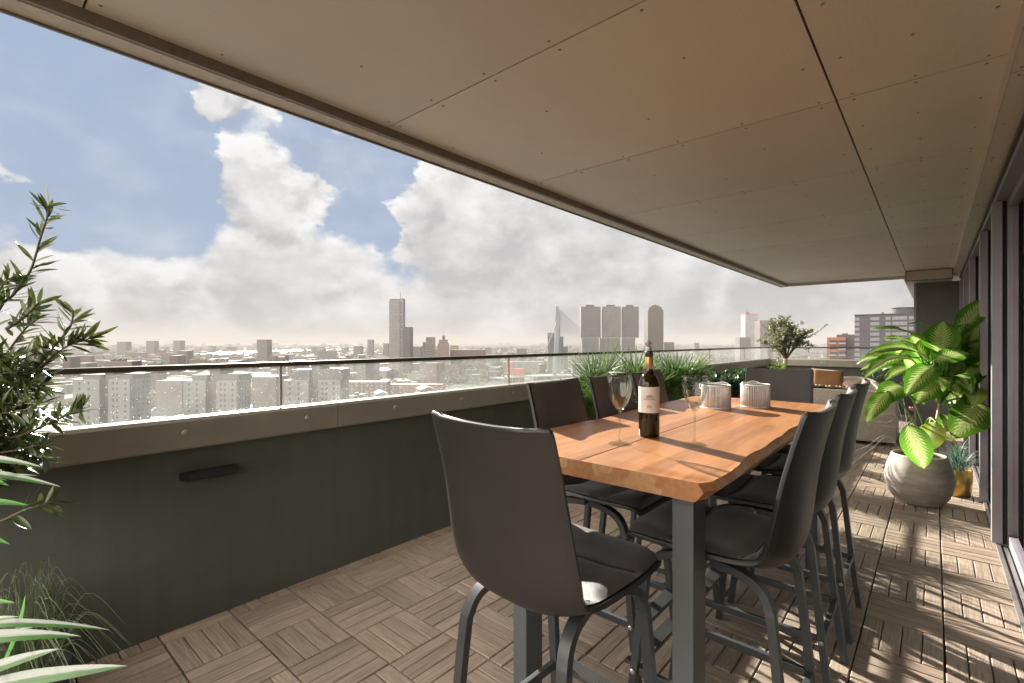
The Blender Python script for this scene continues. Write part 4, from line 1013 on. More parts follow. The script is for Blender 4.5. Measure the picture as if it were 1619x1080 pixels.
# knitted throw with bobbles, and a curled pink toy / cushion
th = MB(); rows = []
for i in range(40):
    x = -1.93 + i * .036
    rows.append([Vector((x, 8.0 + yy, .735 + dz + .006 * math.sin(i * 1.3) + .02 * noise.noise(Vector((i * .3, yy * 4, 0))))) for yy, dz in ((.06, .0), (.10, .02), (.18, .0), (.26, -.16), (.32, -.24))])
th.grid(rows[3:34])
for i in range(26): th.ball((-1.80 + i * .041 , 8.085 + rnd.uniform(-.008, .008), .757 + rnd.uniform(-.004, .006)), .017, (1.1, .9, .8), 8, 1 if i % 3 else 0)
tag(th.build('knitted_throw', [mat('throw_dark', (.12, .085, .065), .95), mat('throw_cream', (.5, .42, .34), .95)], smooth=True), 'knitted brown and cream throw with bobbled edge laid over the sofa back', 'blanket')
tc_ = P(1345, 608, 7.35)
tb = thing('curled_plush', 'small pale pink curled plush lying on the throw beside the brown cushion', 'plush toy', tc_)
M_PK = mat('pink_plush', (.45, .30, .24), .95, var=.2, vscale=30, bump=.4, bscale=300, sheen=.4)
MB().ball((0, 0, 0), .09, (1.15, .9, .72), 16).ball((.085, -.03, .02), .048, (1, 1, .9), 14).build('body', M_PK, tb, smooth=True)
for dx in (.06, .105):
    MB().tube([(dx, -.03, .05), (dx + .004, -.03, .085)], [.02, .004], 8).build('ear', M_PK, tb, smooth=True)
# striped blanket at right end of sofa
sb_ = MB(); rows = []
for i in range(12):
    rows.append([P(1392 + i * 3.3 - abs(i - 6) * .2, 622 - i * 1.6 + k * 5, 7.2 - .02 * math.sin(i * 1.1)) for k in range(6)])
o = MB(); o.grid(rows); o = o.build('folded_blanket', mat('blanket_tan', (.3, .24, .19), .95, c2=(.6, .55, .5), vscale=12, stretch=(1, 1, 6)), smooth=True)
sm = o.modifiers.new('s', 'SOLIDIFY'); sm.thickness = .03
tag(o, 'folded tan blanket at the right end of the sofa back, by the potted plant', 'blanket')
#CITY#
HAZE = 1.7e-4; SKYK = .06; SKYSAT = .85; SKYV = .10; SUNK = 3.15; EXPO = 2.68; BACKFILL = 14.5
CLD_D = (1.46, 1.45, 1.47); CLD_L = (2.62, 2.6, 2.58)
# ------------------------------------------------------------------ city below and beyond
def facade_mat(name, wall, win, wx, wz, fx=.5, fz=.5, rough=.3, wv=.12, ox=0.0):
    wall = mul(wall, .45); win = mul(win, .36)
    m, nt, out = nodes(name); tc = N(nt, 'TexCoord'); sx = N(nt, 'SeparateXYZ'); L(nt, tc.outputs['Object'], sx.inputs[0])
    ad = N(nt, 'Math', operation='ADD'); L(nt, sx.outputs[0], ad.inputs[0]); L(nt, sx.outputs[1], ad.inputs[1])
    def band(src, period, frac, off=0):
        a = N(nt, 'Math', operation='MULTIPLY_ADD'); L(nt, src, a.inputs[0]); a.inputs[1].default_value = 1 / period; a.inputs[2].default_value = off + 100
        b = N(nt, 'Math', operation='FRACT'); L(nt, a.outputs[0], b.inputs[0])
        c = N(nt, 'Math', operation='SUBTRACT'); L(nt, b.outputs[0], c.inputs[0]); c.inputs[1].default_value = .5
        d = N(nt, 'Math', operation='ABSOLUTE'); L(nt, c.outputs[0], d.inputs[0])
        e = N(nt, 'Math', operation='LESS_THAN'); L(nt, d.outputs[0], e.inputs[0]); e.inputs[1].default_value = frac / 2
        f = N(nt, 'Math', operation='FLOOR'); L(nt, a.outputs[0], f.inputs[0]); return e.outputs[0], f.outputs[0]
    mx_, ix = band(ad.outputs[0], wx, fx, ox); mz, iz = band(sx.outputs[2], wz, fz)
    mm = N(nt, 'Math', operation='MULTIPLY'); L(nt, mx_, mm.inputs[0]); L(nt, mz, mm.inputs[1])
    gm = N(nt, 'NewGeometry'); s2 = N(nt, 'SeparateXYZ'); L(nt, gm.outputs['Normal'], s2.inputs[0])
    az = N(nt, 'Math', operation='ABSOLUTE'); L(nt, s2.outputs[2], az.inputs[0]); lt = N(nt, 'Math', operation='LESS_THAN'); L(nt, az.outputs[0], lt.inputs[0]); lt.inputs[1].default_value = .5
    m3 = N(nt, 'Math', operation='MULTIPLY'); L(nt, mm.outputs[0], m3.inputs[0]); L(nt, lt.outputs[0], m3.inputs[1])
    cb = N(nt, 'CombineXYZ'); L(nt, ix, cb.inputs[0]); L(nt, iz, cb.inputs[1]); wn = N(nt, 'TexWhiteNoise'); L(nt, cb.outputs[0], wn.inputs['Vector'])
    wc = ramp(nt, wn.outputs[0], [(.0, mul(win, .6)), (.75, mul(win, 1.3)), (1, mul(wall, .9))])
    ns = N(nt, 'TexNoise', Scale=.08, Detail=6); L(nt, tc.outputs['Object'], ns.inputs['Vector'])
    wl_ = ramp(nt, ns.outputs[0], [(.3, mul(wall, 1 - wv)), (.7, mul(wall, 1 + wv))])
    mx = N(nt, 'MixRGB'); L(nt, m3.outputs[0], mx.inputs[0]); L(nt, wl_, mx.inputs[1]); L(nt, wc, mx.inputs[2])
    b = N(nt, 'BsdfPrincipled'); L(nt, mx.outputs[0], b.inputs['Base Color'])
    rr = N(nt, 'MapRange'); L(nt, m3.outputs[0], rr.inputs[0]); rr.inputs[3].default_value = .8; rr.inputs[4].default_value = rough; L(nt, rr.outputs[0], b.inputs['Roughness'])
    L(nt, b.outputs[0], out.inputs[0]); return m
def place(px, d):
    v = CAM + FW * d + RT * ((px - 809.5) / F * d); v.z = 0; return v
def ztop(py, d): return H + (540 - py) / F * d
def bld(name, lab, x0, x1, ytop, d, m, depth=None, yaw=0, extra=(), cat='building', group=None, base=GZ, part='wall', yb=None):
    """extra: (x0,x1,ytop,ybottom,dd,depth,mat,partname) boxes in picture units at distance d+dd"""
    c = place((x0 + x1) / 2, d); w = (x1 - x0) / F * d; depth = depth or w
    t = thing(name, lab, cat, (c.x, c.y, base), A + R(yaw), group)
    k = d / F; ztp = ztop(ytop, d) - base
    MB().box(-w / 2, w / 2, 0, depth, 0 if yb is None else ztop(yb, d) - base, ztp).build(part, m, t)
    for (a, b, yt, yb_, dd, dp, mm, pn) in extra:
        xc = (x0 + x1) / 2
        z0 = 0 if yb_ is None else ztop(yb_, d) - base + .02
        MB().box((a - xc) * k, (b - xc) * k, dd, dd + dp, z0, ztop(yt, d) - base).build(pn, mm, t)
    return t
gy = lambda v, f=1: (v, v * .97, v * .93)
M_WHT = mat('white_cladding', (.12, .115, .117), .7, var=.06, vscale=.2)
M_DKB = mat('dark_cladding', (.06, .055, .054), .7, var=.1, vscale=.3)
M_ROOFD = mat('dark_roof', (.12, .115, .11), .9, var=.2, vscale=.3)
M_WIN = mat('far_window', (.025, .026, .03), .3)
M_BRICKB = mat('brown_brick', (.085, .07, .064), .85, var=.15, vscale=.3)
# --- three pale apartment towers below the railing
def pale_tower(lab, xs, ys, d, nw):
    (a, b, c_, e), (yl, ym, yp) = xs, ys
    c = place((a + e) / 2, d); k = d / F; xc = (a + e) / 2
    t = thing('apartment_tower', lab, 'apartment block', (c.x, c.y, GZ), A, 'pale twin winged apartment towers by the water')
    hl = ztop(yl, d) - GZ; hm = ztop(ym, d) - GZ
    MB().box((a - xc) * k, (b - xc) * k, 0, 15, 0, hl).build('wall', M_WHT, t)
    MB().box((b - xc) * k + .02, (c_ - xc) * k - .02, 3.5, 17, 0, hm + 3).build('stair_core', M_DKB, t)
    MB().box((c_ - xc) * k, (e - xc) * k, 0, 15, 0, hl).build('wall', M_WHT, t)
    MB().box((c_ - xc) * k + .8, (e - xc) * k + .5, 1.2, 15.5, hl + .01, hm + .0).build('roof_storey', M_DKB, t)
    MB().box((a - xc) * k + 4, (b - xc) * k - .1, 1.2, 14, hl + .01, hm - .3).build('roof_storey', M_DKB, t)
    MB().box((b - xc) * k - 1, (c_ - xc) * k + 8.5, 5, 12, hm + .01 if False else hm + 3.01, ztop(yp, d + 5) - GZ).build('penthouse', mat('penthouse_brown', (.13, .11, .10), .8), t)
    for q in range(6): MB().box((b - xc) * k + q * 1.5, (b - xc) * k + q * 1.5 + .8, 7, 8, ztop(yp, d + 5) - GZ, ztop(yp, d + 5) - GZ + .7 + .4 * (q % 2)).build('roof_vent', M_DKB, t)
    wm = MB().box(-.55, .55, -.04, .02, -.7, .7); base = wm.build('window', M_WIN, t)
    wf = MB().box(-.02, .04, -.55, .55, -.7, .7); base2 = wf.build('window', M_WIN, t)
    first = [True, True]; cnt = 0
    for f in range(11):
        z = hl - 2.0 - f * 3.0
        cols = [((c_ - xc) * k + 11.3 * v) for v in (.22, .42, .80)] + [((a - xc) * k + ((b - a) * k) * v) for v in (.25, .6)]
        for x in cols:
            o = base if first[0] else base.copy()
            if not first[0]: C.objects.link(o)
            first[0] = False; o.location = (x, 0, z); cnt += 1
        for y in (3.0, 6.0, 9.3, 12.4):
            if cnt > 95: break
            o = base2 if first[1] else base2.copy()
            if not first[1]: C.objects.link(o)
            first[1] = False; o.location = ((e - xc) * k, y, z); cnt += 1
pale_tower('pale high-rise apartment tower with small dark windows behind the glass, leftmost of three', (115, 157, 171, 205), (600, 592, 571), 255, 4)
pale_tower('pale high-rise apartment tower with small dark windows behind the glass, middle of three', (290, 325, 342, 374), (602, 592, 571), 272, 4)
pale_tower('pale high-rise apartment tower with dark top storeys behind the glass, rightmost of three', (448, 488, 503, 538), (601, 584, 579), 282, 4)
# --- landmark towers
F_MAAS = facade_mat('slender_tower_glass', (.36, .34, .33), (.14, .13, .13), 2.6, 3.6, .5, .6)
F_MAASD = facade_mat('dark_tower_glass', (.15, .135, .13), (.07, .065, .065), 2.2, 3.6, .6, .6)
bld('office_tower', 'tallest slender grey office tower with a thin mast, left of the bridge', 615.3, 632, 474, 1020, F_MAAS, 26, 0,
    [(632.05, 637, 471.5, None, 2, 20, facade_mat('striped_glass', (.38, .37, .36), (.1, .1, .1), 6, 3.6, .9, .5), 'stair_tower'), (637.05, 649, 517, None, -3, 30, F_MAASD, 'low_tower'),
     (616, 631, 472.6, 474, 2, 10, M_DKB, 'roof_edge'), (631.6, 632.2, 462, 474.1, 8, .8, M_DKB, 'mast'), (616, 660, 590, None, -14, 10, M_DKB, 'podium')])
F_GREYB = facade_mat('grey_striped_block', (.30, .27, .25), (.12, .11, .1), 4, 3.6, .8, .5)
F_REDB = facade_mat('red_striped_block', (.27, .17, .14), (.42, .38, .35), 3.4, 3.6, .75, .45)
bld('office_block', 'grey stepped office block with flat crown just right of the tall slender tower', 668.5, 688, 541, 1050, F_GREYB, 22, 8, [(673.5, 688, 533, 541, 1, 18, F_GREYB, 'crown'), (690, 699, 552, None, -3, 18, F_REDB, 'side_wing')])
bld('office_block', 'reddish striped office tower with small lantern turret and spike', 692, 710, 543, 1010, F_REDB, 20, 8,
    [(694, 708, 537, 543, 2, 14, F_REDB, 'crown'), (699.5, 703.5, 530.5, 537, 6, 5, M_DKB, 'turret'), (701.3, 701.8, 523, 530.5, 8, .5, M_DKB, 'spike')])
bld('office_block', 'long brown red slab office block with flat roof beside the turreted tower', 711.5, 766.5, 553, 1040, facade_mat('brown_slab', (.22, .14, .12), (.1, .08, .08), 4, 3.6, .6, .5), 30, 0, [(716, 730, 590, None, -8, 7, M_BRICKB, 'entrance_wing')])
bld('office_block', 'small yellowish block peeping over the long brown slab', 712, 723.5, 546, 1300, facade_mat('yellow_block', (.42, .34, .2), (.2, .16, .1), 4, 3.6), 20)
bld('hall', 'low dark round-roofed hall in front of the brown slab', 733, 772, 578, 1000, M_DKB, 40, 0, [(738, 767, 575, 578, 4, 28, M_ROOFD, 'roof')])
# three-part vertical complex
F_ROT = facade_mat('vertical_city_glass', (.16, .15, .155), (.25, .24, .24), 1.9, 3.9, .45, .45)
F_ROT2 = facade_mat('vertical_city_light', (.25, .235, .23), (.13, .125, .125), 2.4, 3.9, .5, .5)
t = bld('high_rise', 'left one of three stacked dark grey high-rise towers standing close together', 918.5, 949.7, 484.8, 985, F_ROT, 16, 0, [(926, 940, 481.8, 484.8, 3, 10, M_DKB, 'roof_plant'), (920.5, 947, 534.5, None, 1, 15, F_ROT2, 'lower_tower')], group=None, yb=534)
t = bld('high_rise', 'middle one of three stacked grey high-rise towers standing close together', 952, 981.5, 484.6, 990, F_ROT2, 16, 0, [(958.5, 973, 481.8, 484.6, 3, 10, M_DKB, 'roof_plant'), (949, 981, 534.5, None, 1, 15, F_ROT2, 'lower_tower')], yb=534)
t = bld('high_rise', 'right one of three stacked grey high-rise towers, its top jutting out to the right', 983.5, 1010, 485, 995, F_ROT, 16, 0, [(990, 1002, 482, 485, 3, 10, M_DKB, 'roof_plant'), (983.5, 1004.5, 534.5, None, 1, 15, F_ROT2, 'lower_tower')], yb=534)
MB2 = mat('lamp_mast_grey', (.3, .3, .3), .6)
F_MONT = facade_mat('brown_high_rise', (.15, .12, .10), (.07, .06, .05), 3, 3.4, .5, .5)
bld('high_rise', 'brown stone high-rise with stepped crown, right of the three stacked towers', 1024.5, 1049, 490, 1090, F_MONT, 32, 0, [(1026.5, 1047, 485.5, 490, 2, 27, F_MONT, 'crown'), (1030, 1044, 483, 485.5, 5, 18, F_MONT, 'crown'), (1034, 1040, 481.5, 483, 8, 8, M_DKB, 'roof_plant')])
bld('office_block', 'low grey block right beside the brown high-rise', 1050, 1066, 541, 1150, F_GREYB, 25)
bld('office_block', 'small square grey tower on the horizon between the brown high-rise and the white tower', 1098, 1105.5, 542, 2200, F_GREYB, 20)
bld('high_rise', 'dark leaning tower left of the bridge pylon', 866, 877, 526, 1150, facade_mat('dark_tower', (.12, .115, .12), (.2, .2, .2), 3, 3.8), 20, 0, [(865.5, 875.5, 526, 533, -.5, 18, F_ROT2, 'crown'), (886, 891, 532, None, 4, 16, F_MAASD, 'side_tower'), (891.05, 898, 548, None, 4, 16, F_MAASD, 'side_tower')])
F_WHT = facade_mat('white_grid_tower', (.55, .55, .56), (.15, .15, .17), 2.6, 3.6, .55, .55)
bld('high_rise', 'white gridded tower with red roof edge and antenna, left of the olive tree', 1178.5, 1198.5, 498, 1500, F_WHT, 30, 0,
    [(1178.3, 1198.7, 496.4, 497.9, -.2, 31, mat('red_edge', (.3, .08, .06), .7), 'roof_edge'), (1183.5, 1184.3, 487, 496.3, 12, 1.2, M_DKB, 'antenna'), (1181.5, 1187, 493.5, 496.3, 10, 6, M_DKB, 'roof_plant'), (1187.6, 1201, 538, None, -4, 3.8, facade_mat('white_low', (.6, .6, .6), (.2, .2, .2), 30, 3.6, 1, .4), 'podium')])
bld('office_block', 'grey glass tower below and left of the white gridded tower', 1169.5, 1187, 533.5, 1350, F_ROT2, 28)
bld('high_rise', 'plain grey tower partly hidden behind the olive tree', 1201.5, 1222, 506.5, 1250, F_GREYB, 28)
bld('chimney_mast', 'thin pale chimney mast just left of the white gridded tower', 1172.3, 1173.1, 507, 1600, M_WHT, 1.6, cat='mast')
# --- cable-stayed bridge
def bridge():
    d = 905; c = place(881, d)
    t = thing('cable_bridge', 'pale blue cable-stayed bridge with one tall bent pylon and fan of cables', 'bridge', (c.x, c.y, GZ), A)
    k = d / F; X = lambda px: (px - 881) * k; Z = lambda py: ztop(py, d) - GZ
    mp = mat('bridge_white', (.12, .13, .138), .5, var=.05, vscale=.1)
    py_ = MB()
    for s in (-1, 1):
        py_.sweep([(X(875 if s < 0 else 884), -14 * s * 0 + s * 12, 0), (X(877.5 if s < 0 else 884), s * 8, Z(565)), (X(880.5 if s < 0 else 883.2), s * 3.5, Z(535)), (X(881.5), s * .7, Z(505))], (0, 1, 0), [4, 4, 3.6, 3], [7, 7.5, 7, 6.5])
    py_.sweep([(X(881.8), 0, Z(508)), (X(881.5), 0, Z(495)), (X(880.6), 0, Z(484.5))], (0, 1, 0), [4, 3.6, 3], [10, 8, 5])
    py_.build('pylon', mp, t)
    for px, py2, yy, r in ((860, 560, 0, .8),):
        MB().tube([(X(880), 2, Z(512)), (X(860.5), 2, Z(559))], .9, 6).build('back_stay', mp, t); MB().tube([(X(880), -2, Z(512)), (X(860.5), -2, Z(559))], .9, 6).build('back_stay', mp, t)
    for i in range(16):
        f = i / 15
        for s in (-1, 1):
            MB().tube([(X(881.5), s * 1.2, Z(488 + 24 * f)), (X(1008 - 100 * f), s * 13 + 40 * (1 - f), 15)], .17, 4).build('cable', mp, t)
    MB().sweep([(X(800), -20, 13), (X(881), 0, 14.5), (X(1030), 45, 13)], (0, 0, 1), 2.2, 30).build('deck', mat('bridge_deck', (.3, .3, .31), .6), t)
    for x, y in ((845, -8), (940, 20), (990, 32)): MB().box(X(x) - 3, X(x) + 3, y - 10, y + 10, -2, 12).build('pier', mp, t)
bridge()
# --- near right: orange block and dark grey apartment block
def windows_block(t, wmat, fmat, rows, cols, w, h, y=-.04):
    base = None
    for (x, z, ww) in [(x, z, ww) for z in rows for x, ww in cols]:
        pass
bo = thing('brick_apartment_block', 'orange brick apartment block with balconies beyond the far parapet', 'apartment block', tuple(place(1328, 240).xy) + (GZ,), A - R(36))
k = 240 / F * .82; X = lambda px: (px - 1328) * k; Z = lambda py, d=240: ztop(py, d) - GZ
M_OR = mat('orange_brick', (.26, .10, .055), .85, var=.12, vscale=.6); M_DGB = mat('dark_grey_brick', (.06, .055, .065), .85, var=.12, vscale=.4); M_BAL = mat('balcony_white', (.22, .215, .215), .6)
MB().box(X(1307), X(1337), 0, 11, 0, Z(533.5)).build('wall', M_OR, bo)
MB().box(X(1322), X(1351), 3, 16, 0, Z(529)).build('wall', M_DKB, bo)
MB().box(X(1331), X(1340), 5, 10, Z(529), Z(527)).build('roof_plant', M_DKB, bo)
wx = [X(1316.5), X(1331)]; zi = 0
z = Z(533.5) - 2.2
wb = MB().box(-1.6, 1.6, -.05, .02, -.75, .75).build('window', M_WIN, bo); wb.location = (X(1318), 0, z); fst = True
bal = MB().box(-1.5, 1.5, -.9, 0, -1.25, -.35).build('balcony', M_BAL, bo); bal.location = (X(1331.5), 0, z)
for i in range(14):
    for x in (1318, 1331.5):
        if i or x != 1318: o = wb.copy(); C.objects.link(o); o.location = (X(x), 0, z - i * 2.9)
    if i: o = bal.copy(); C.objects.link(o); o.location = (X(1331.5), 0, z - i * 2.9)
    if i % 2 == 0: o = bal.copy(); C.objects.link(o); o.location = (X(1316.5), 0, z - i * 2.9)
bg = thing('grey_apartment_block', 'dark grey brick apartment block with white windows, tall behind the potted plant', 'apartment block', tuple(place(1400, 200).xy) + (GZ,), A - R(40))
k = 200 / F * .80; X = lambda px: (px - 1400) * k; Z = lambda py, d=200: ztop(py, d) - GZ
MB().box(X(1350), X(1475), 0, 16, 0, Z(497)).build('wall', M_DGB, bg)
MB().box(X(1349), X(1476), -.3, 16.3, Z(497) + .01, Z(496)).build('roof_edge', M_DKB, bg)
MB().lathe([(3.6, Z(496)), (3.6, Z(487)), (3.9, Z(486.9)), (3.9, Z(486)), (.001, Z(486))], 20, (X(1426), 7, 0)).build('roof_plant', M_DGB, bg)
MB().box(X(1411), X(1440), 5, 6, Z(488), Z(486.6)).build('roof_rail', M_DKB, bg); MB().box(X(1393), X(1396.5), 4, 5, Z(496), Z(493)).build('chimney', M_DKB, bg)
wa = MB().box(-1.5, 1.5, -.05, .02, -.6, .6).box(-1.42, -.05, -.08, -.051, -.5, .5, 1).box(.05, 1.42, -.08, -.051, -.5, .5, 1)
M_PANE = mat('curtained_pane', (.13, .13, .135), .3); wa = wa.build('window', [M_BAL, M_PANE], bg); wn_ = MB().box(-.8, .8, -.05, .02, -.6, .6).box(-.7, .7, -.08, -.051, -.5, .5, 1).build('window', [M_BAL, M_PANE], bg)
fa = fn = True
for i in range(11):
    z = Z(503.5) - i * 2.15
    for x, w2 in ((1354, 0), (1383, 1), (1404, 0), (1418, 1), (1429, 0), (1440, 0), (1455, 1)):
        b0 = wa if w2 else wn_
        if (w2 and fa) or (not w2 and fn):
            o = b0
            if w2: fa = False
            else: fn = False
        else: o = b0.copy(); C.objects.link(o)
        o.location = (X(x), 0, z)
# --- mid distance recognisable blocks
F_BR = facade_mat('brick_block', (.20, .115, .09), (.45, .43, .42), 6.5, 4.2, .45, .55)
MID = [('brick_warehouse', 'brown brick warehouse block with tall pale windows near the pale towers', 541, 611, 604, 640, F_BR, 22), ('brick_warehouse', 'long reddish brick block right of the brown warehouse, low by the quay', 614, 700, 608, 690, facade_mat('red_block', (.25, .12, .09), (.3, .27, .25), 5, 3.6, .4, .5), 22),
       ('exhibition_hall', 'wide low hall with bright white roof left of the tallest tower', 570, 611, 586, 960, M_WHT, 70), ('office_block', 'white boxy pavilion right below the tallest tower', 651, 668, 588, 900, M_WHT, 20),
       ('red_house_block', 'red block with grey annex near the left foot of the bridge', 800, 810, 573, 900, mat('red_paint', (.35, .07, .05), .7), 20), ('red_house_block', 'low red block directly right of the taller red one by the bridge', 811, 829, 583, 890, mat('red_paint_b', (.3, .08, .06), .7), 20),
       ('long_block', 'long pale low block behind the red blocks, left of the bridge', 795, 852, 572, 1150, facade_mat('pale_low', (.38, .37, .35), (.2, .2, .2), 5, 3.6), 25),
       ('dark_tower_block', 'short dark tower on the plain, left of the far river', 406, 422, 537, 1900, M_DKB, 40), ('dark_block', 'dark cubic block on the plain above the middle pale tower', 281, 296, 554.5, 1500, M_DKB, 30),
       ('far_tower', 'faint far tower, leftmost of three above the leftmost pale tower', 185, 199, 540.5, 2600, M_DKB, 40), ('far_tower', 'faint far tower, middle of three on the left horizon', 231, 243, 539, 2700, M_DKB, 40), ('far_tower', 'faint far tower, rightmost of three on the left horizon', 274, 285, 538.5, 2700, M_DKB, 40),
       ('far_tower', 'faint far tower left of the slender tower, tallest of the group there', 581, 589, 537, 2500, M_DKB, 30), ('far_block', 'faint far low block left of the tallest tower', 559, 570, 547, 2400, M_DKB, 40), ('far_block', 'faint far block just left of the tallest tower', 606, 613, 543, 2300, M_DKB, 30),
       ('far_block', 'faint block between the tallest tower and the stepped grey block', 653, 665, 548, 1700, M_DKB, 40), ('far_block', 'wide faint block on the plain right of the brown slab', 817, 833, 551, 1900, M_DKB, 50), ('far_block', 'pale wide faint block below the clouds left of the bridge', 802, 816, 557, 1700, F_GREYB, 50),
       ('dark_block', 'dark brown block between the leftmost and middle pale towers', 246, 288, 602, 560, M_BRICKB, 30), ('dark_block', 'dark block beyond the canal between middle and right pale towers', 398, 436, 596, 560, M_BRICKB, 35),
       ('grey_block', 'grey long block beneath the three stacked towers', 905, 1010, 575, 900, F_ROT2, 20), ('grey_block', 'grey block on the quay right of the bridge cables', 1025, 1090, 568, 1100, F_GREYB, 30)]
for nm, lab, a, b, yt, d, m, dp in MID: bld(nm, lab, a, b, yt, d, m, dp)
# --- ground, water
def urban():
    m, nt, out = nodes('urban_ground'); b = N(nt, 'BsdfPrincipled', Roughness=.9); tc = N(nt, 'TexCoord')
    n1 = N(nt, 'TexNoise', Scale=.004, Detail=10, Roughness=.75); L(nt, tc.outputs['Object'], n1.inputs['Vector'])
    vo = N(nt, 'TexVoronoi', Scale=.018); L(nt, tc.outputs['Object'], vo.inputs['Vector']); sc = N(nt, 'SeparateColor'); L(nt, vo.outputs['Color'], sc.inputs[0])
    c1 = ramp(nt, n1.outputs[0], [(.36, (.035, .038, .028)), (.47, (.06, .057, .051)), (.56, (.095, .09, .085)), (.66, (.15, .145, .14))])
    mx = N(nt, 'MixRGB', blend_type='MULTIPLY'); mx.inputs[0].default_value = .8; L(nt, c1, mx.inputs[1]); L(nt, ramp(nt, sc.outputs[0], [(.1, (.5, .5, .5)), (.9, (1.3, 1.3, 1.3))]), mx.inputs[2])
    L(nt, mx.outputs[0], b.inputs['Base Color']); L(nt, b.outputs[0], out.inputs[0]); return m
g = MB(); S = 23500
g.add([(-S, -S, GZ), (S, -S, GZ), (S, S, GZ), (-S, S, GZ)], [(0, 1, 2, 3)]); structure('ground', g, urban())
def watermat():
    m, nt, out = nodes('water'); b = N(nt, 'BsdfPrincipled', Roughness=.28); b.inputs['Base Color'].default_value = (.06, .07, .075, 1); b.inputs['Specular IOR Level'].default_value = .8
    tc = N(nt, 'TexCoord'); n1 = N(nt, 'TexNoise', Scale=.16, Detail=5, Roughness=.65); L(nt, tc.outputs['Object'], n1.inputs['Vector'])
    bp = N(nt, 'Bump', Strength=1.0, Distance=2.2); L(nt, n1.outputs[0], bp.inputs['Height']); L(nt, bp.outputs[0], b.inputs['Normal'])
    L(nt, b.outputs[0], out.inputs[0]); return m
M_WATER = watermat()
WAT = [[(-260, 646), (60, 644), (240, 643), (300, 644), (440, 638), (470, 640), (470, 720), (200, 760), (-260, 800)],
       [(388, 592), (440, 586), (452, 589), (440, 600), (388, 606)], [(690, 619), (716, 608), (800, 600), (900, 600), (1030, 600), (1120, 596), (1180, 592), (1180, 606), (1040, 622), (860, 632), (700, 630)],
       [(298, 560.6), (360, 556.2), (470, 553.2), (560, 551.4), (566, 553.2), (480, 556.2), (400, 560.2), (310, 562.4)], [(380, 575), (440, 571), (470, 571), (466, 575), (400, 579)], [(240, 582), (300, 579.5), (345, 580), (300, 584.5), (240, 586)], [(90, 560), (150, 558.4), (156, 559.4), (96, 561.6)],
       [(440, 606), (452, 598), (468, 598), (452, 612)]]
wm = MB()
for pl in WAT: wm.add([G(x, y, GZ + .3) for x, y in pl], [tuple(range(len(pl)))])
structure('water', wm, M_WATER)
rd = MB()
for pl in ([(546, 599), (550, 599), (566, 577), (564, 577)], [(690, 606), (720, 595), (726, 595), (706, 608)], [(600, 603), (800, 596), (800, 598), (600, 606)], [(130, 590), (300, 572), (302, 573), (134, 593)], [(830, 590), (1180, 576), (1180, 578), (830, 593)], [(560, 640), (720, 632), (720, 636), (560, 646)]):
    rd.add([G(x, y, GZ + .15) for x, y in pl], [tuple(range(len(pl)))])
structure('road', rd, mat('pale_road', (.18, .175, .17), .6))
def inside(x, y, pl):
    r = False; n = len(pl)
    for i in range(n):
        x1, y1 = pl[i]; x2, y2 = pl[(i + 1) % n]
        if (y1 > y) != (y2 > y) and x < (x2 - x1) * (y - y1) / (y2 - y1) + x1: r = not r
    return r
# low blocks: the larger near ones are single things, the haze-filled remainder one mass
cols = [('brick_house_block', 'low brown brick block among the city roofs beyond the railing', 'brown', [(.2, .12, .09), (.1, .09, .09)]), ('pale_city_block', 'low pale block among the city roofs beyond the railing', 'pale', [(.26, .25, .24), (.13, .13, .13)]),
        ('grey_city_block', 'low grey block among the city roofs beyond the railing', 'grey', [(.2, .195, .19), (.1, .1, .1)])]
CM = [facade_mat(c[2] + '_facade', c[3][0], c[3][1], 3.4, 3.1, .5, .5) for c in cols]
M_RF = [mat('roof_grey', (.075, .072, .07), .9, vscale=.2), mat('roof_pale', (.15, .146, .142), .8, vscale=.2), mat('roof_red', (.11, .075, .065), .9, vscale=.2), mat('roof_black', (.07, .07, .07), .8)]
rr = random.Random(21); used = []
def spot(dmin, dmax, p, wmin):
    for _ in range(60):
        d = dmin + (dmax - dmin) * rr.random() ** p; px = rr.uniform(-120, 1400) if d > 700 else rr.uniform(-60, 900)
        py = 540 + (H - GZ) * F / d
        if any(inside(px, py + o, w) for w in WAT for o in (-1.5, 0, 4)) : continue
        wp = place(px, d)
        if wp.x > -120 and wp.y < 60: continue
        if any((wp.x - u[0]) ** 2 + (wp.y - u[1]) ** 2 < (wmin + u[2]) ** 2 for u in used): continue
        return px, d, wp
    return None
for x in (160, 330, 490): u = place(x, 265); used.append((u.x, u.y, 24))
for nm, lab, a, b, yt, d, m, dp in MID:
    if d < 1500: u = place((a + b) / 2, d); used.append((u.x, u.y + 10, (b - a) / F * d / 2 + 8))
for x, d, r in ((632, 1020, 35), (700, 1030, 50), (740, 1040, 45), (880, 905, 30), (965, 990, 55), (1036, 1090, 30), (870, 1150, 25)): u = place(x, d); used.append((u.x, u.y, r))
def gable(w, l, h, rh):
    b = MB(); b.box(-w / 2, w / 2, -l / 2, l / 2, 0, h, 0)
    if rh > 1.2:
        b.add([(-w / 2 - .3, -l / 2, h + .01), (w / 2 + .3, -l / 2, h + .01), (w / 2 + .3, l / 2, h + .01), (-w / 2 - .3, l / 2, h + .01), (0, -l / 2, h + rh), (0, l / 2, h + rh)], [(0, 1, 4), (2, 3, 5), (1, 2, 5, 4), (3, 0, 4, 5)], 1)
    else: b.box(-w / 2 + .4, w / 2 - .4, -l / 2 + .4, l / 2 - .4, h + .01, h + .5, 1); b.box(-w * .2, w * .1, -l * .1, l * .15, h + .51, h + 3, 0)
    return b
